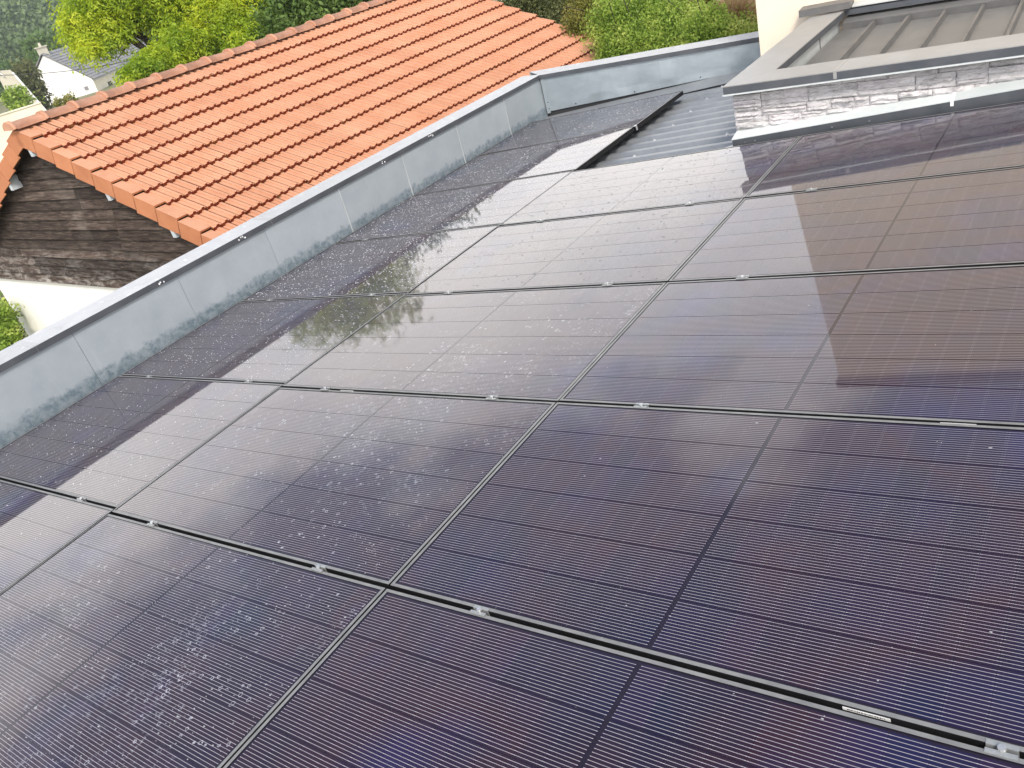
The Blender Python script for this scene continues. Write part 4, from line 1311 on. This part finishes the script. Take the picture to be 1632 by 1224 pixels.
# golden locust
DG = 20.5
ge = [at_e(152, 15, DG, .72, .75, 1.1), at_e(122, 36, DG - .2, .34, .45, .5), at_e(140, 66, DG - .5, .20, .28, .3), at_e(172, 48, DG - .3, .38, .36, .45), at_e(215, 0, DG + .3, .8, .6, .9),
      at_e(255, -30, DG, 1.3, .9, 1.4), at_e(288, 12, DG - .3, .62, .5, .7), at_e(300, 62, DG - .8, .75, .55, 1.1), at_e(252, 88, DG - 1.2, .55, .32, .8), at_e(222, 108, DG - 1.6, .45, .24, .5),
      at_e(370, 35, DG - .6, 1.0, 1.05, 1.6), at_e(400, 70, DG - 1.4, .6, .6, .7), at_e(395, -20, DG, 1.2, 1.0, 1.1),
      at_e(330, -90, DG + .5, 1.9, 1.5, 1.6), at_e(250, -130, DG + .6, 1.7, 1.3, 1.3), at_e(310, -190, DG + .6, 1.6, 1.2, 1.0), at_e(180, -60, DG, 1.0, .8, .8)]
tb = at(300, 60, DG + .6); tb = Vector((tb.x, tb.y, GZ))
gq = fronds(ge, 12500, 6, .32, .043, .35)
tree('golden_locust_tree', 'golden green feathery tree rising behind the orange tile roof', 'tree', tuple(tb), ge, gq, LEAF_GOLD,
     [Vector(e[0]) for e in (ge[0], ge[3], ge[4], ge[5], ge[7], ge[10], ge[12], ge[13], ge[15])], .20, (0.1, 0.0, 3.6))
# dark glossy tree to its right
DDk = 20.0
de = [at_e(455, 18, DDk, .95, 1.0, 1.2), at_e(505, 10, DDk, .95, .85, 1.2), at_e(560, -8, DDk + .3, .9, .8, 1.0), at_e(480, -60, DDk + .4, 1.5, 1.2, 1.3), at_e(560, -70, DDk + .6, 1.3, 1.1, 1.0), at_e(440, 62, DDk - 1, .5, .6, .5), at_e(500, 45, DDk, 1.0, .7, .8)]
tb = at(505, 30, DDk + .4); tb = Vector((tb.x, tb.y, GZ))
tree('evergreen_tree', 'dark green broad leaved tree right of the golden tree behind the ridge', 'tree', tuple(tb), de, broad(de, 2600, 13, .10, .055, .4), LEAF_DARK,
     [Vector(e[0]) for e in de[:5]], .14, (0, 0, 3.0))
# shrubs behind the far parapet
def shrub(name, label, px, py, d, els, mat, clumps, per, size, spread=.07, group='shrubs beyond the far parapet'):
    b_ = at(px, py, d); b_ = Vector((b_.x, b_.y, GZ))
    ee = [at_e(*e) for e in els]
    tree(name, label, 'shrub', tuple(b_), ee, broad(ee, clumps, per, spread, size, .35), mat, [Vector(e[0]) for e in ee[:4]], .06, (0, 0, .8), group)
shrub('leafy_shrub', 'large bright green shrub in the middle beyond the far parapet', 1010, 60, 14.0,
      [(985, 50, 14.0, .55, .6, 1.2), (1045, 38, 14.2, .6, .62, 1.2), (1030, 80, 13.6, .6, .55, 1.2), (1085, 60, 13.8, .55, .7, 1.0), (985, 85, 13.6, .35, .4, .7), (1065, 110, 13.6, .8, .9, 1.0)], LEAF_BRIGHT, 4600, 15, .023)
shrub('leafy_shrub', 'green shrub with yellow tips beside the white building wall', 1150, 60, 13.2,
      [(1128, 52, 13.2, .40, .42, 1.0), (1172, 68, 13.0, .42, .33, 1.0), (1195, 78, 12.8, .3, .3, .6), (1115, 85, 13.0, .5, .6, .8), (1150, 100, 13.0, .9, .8, .7)], LEAF_BRIGHT, 2600, 15, .022)
shrub('olive_shrub', 'olive green shrub just beyond the right hand end of the tile roof', 880, 40, 17.0,
      [(860, 20, 17.0, .75, .8, 1.2), (905, 45, 16.6, .7, .7, 1.1), (935, 60, 16.0, .45, .55, .8), (880, 80, 16.5, 1.2, 1.0, 1.0), (830, -10, 17.6, .8, .8, .8), (915, 5, 17.4, .6, .7, .8)], LEAF_OLIVE, 3600, 14, .026)
shrub('yellowish_shrub', 'yellow green thin shrub between the olive and the bright green shrubs', 945, 20, 15.4,
      [(945, 20, 15.4, .4, .6, 1.0), (930, 45, 15.2, .4, .5, 1.0), (985, 5, 15.6, .5, .4, .8)], LEAF_YEL, 1200, 13, .024)
shrub('yellowish_shrub', 'yellow green tall shrub at the top behind the bright green shrub', 1110, 5, 16.5,
      [(1100, 5, 16.5, .7, .45, 1.0), (1140, -20, 16.5, .8, .6, 1.0), (1195, 5, 17.0, .6, .7, .8), (1010, -30, 17.0, 1.0, .6, .8)], LEAF_YEL, 1800, 13, .026)
# tall straw coloured grass
gcen = at(1172, 22, 13.6)
gb0 = Vector((gcen.x, gcen.y, GZ))
st = empty('plume_grass', gb0, label='dry straw coloured plume grass at the top beside the white building', cat='grass')
n = 2600
u = rng.normal(size=(n, 3)); u[:, 2] = np.abs(u[:, 2]) * .9 + .1; u /= np.linalg.norm(u, axis=1)[:, None]
cc_ = np.array([gcen.x, gcen.y, gcen.z - .12]) + u * (.30 * rng.random(n))[:, None]
hq = .09 * (0.6 + rng.random(n))
place('plumes', quads_mesh('plumes', leaf_quads(cc_ + u * hq[:, None], u, hq, hq * .07) - np.array(gb0)[None, None, :], STRAW), st)
s = MB()
for _ in range(26):
    a_ = random.uniform(0, 6.28); rr_ = random.uniform(.02, .2)
    s.tube((gb0.x + rr_ * .4 * math.cos(a_), gb0.y + rr_ * .4 * math.sin(a_), GZ), (gb0.x + rr_ * math.cos(a_), gb0.y + rr_ * math.sin(a_), gcen.z), .008, .004, 5)
s.build('stems', STRAW, st)
# shrubs in front of the distant houses and below the gable
def small_shrub(name, label, px, py, d, r, mat, n=260, size=.10, rz=None):
    c = at(px, py, d); b_ = Vector((c.x, c.y, GZ))
    ee = [((c.x, c.y, c.z), (r, r, rz or r), 1.0), ((c.x + r * .5, c.y - r * .4, c.z - r * .8), (r * .9, r * .9, r * .9), .8), ((c.x, c.y, (c.z + GZ) / 2), (r * .9, r * .9, max(.3, (c.z - GZ) / 2)), .6)]
    tree(name, label, 'shrub', tuple(b_), ee, broad(ee, n, 10, r * .14, size, .4), mat, [Vector(ee[0][0]), Vector(ee[1][0])], .05, (0, 0, max(.3, (c.z - GZ) * .4)), 'garden shrubs near the distant houses')
small_shrub('garden_shrub', 'round shrub against the beige house wall', 28, 158, 72, .95, LEAF_BRIGHT, 420, .13)
small_shrub('garden_shrub', 'tall slim bush left of the white gable', 44, 122, 92, 1.3, LEAF_OLIVE, 520, .16, 1.9)
small_shrub('garden_shrub', 'bush at the foot of the slim bush left of the white gable', 40, 142, 92, 1.3, LEAF_BRIGHT, 420, .16)
small_shrub('rose_bush', 'small pale bush in front of the white gable just above the ridge', 112, 160, 40, .33, LEAF_YEL, 120, .05)
small_shrub('rose_bush', 'thin pale bush left of the other one above the ridge', 93, 163, 40, .26, LEAF_YEL, 60, .045)
small_shrub('low_bush', 'low green bush on the ground beside the white gable wall', -2, 508, 15.2, .32, LEAF_BRIGHT, 420, .03)
small_shrub('low_bush', 'dark bush further along the ground left of the gable wall', -25, 500, 16.8, .6, LEAF_DARK, 420, .035)
for i_ in range(9):
    az_ = 139.5 + i_ * 2.6
    d_ = 150 + 14 * math.sin(i_ * 2.3)
    x, y = CAM.x + d_ * math.cos(R(az_)), CAM.y + d_ * math.sin(R(az_))
    hgt = 4.2 + 1.2 * math.sin(i_ * 1.7)
    ee = [((x, y, GZ + hgt), (3.0, 3.0, 2.8), 1.0), ((x + 1.8, y - 1.5, GZ + hgt * .7), (2.2, 2.2, 2.0), .7), ((x - 1.9, y + 1.2, GZ + hgt * .75), (2.3, 2.3, 2.2), .7)]
    Q = broad(ee, 700, 8, .35, .26, .6)
    tree('field_tree', 'round green tree at the foot of the wooded hill, %s from the left' % ['first', 'second', 'third', 'fourth', 'fifth', 'sixth', 'seventh', 'eighth', 'ninth'][8 - i_], 'tree', (x, y, GZ), ee, Q, LEAF_DARK, [Vector(e[0]) for e in ee], .2, (0, 0, 1.6), 'trees at the foot of the hill')

# ------------------------------------------------------------------ hazy air
hz = MB()
hz.box(-905, 505, -405, 905, GZ - 1.0, 62.0)
m = bpy.data.materials.new('pale_haze')
m.use_nodes = True
nt = m.node_tree
nt.nodes.remove(nt.nodes['Principled BSDF'])
pv = nt.nodes.new('ShaderNodeVolumePrincipled')
pv.inputs['Color'].default_value = (0.86, 0.92, 1.0, 1)
pv.inputs['Density'].default_value = 0.0006
pv.inputs['Anisotropy'].default_value = 0.2
nt.links.new(pv.outputs[0], nt.nodes['Material Output'].inputs['Volume'])
tag(hz.build('haze', m), 'pale thin haze filling the air over the gardens and hill', 'haze', kind='stuff')
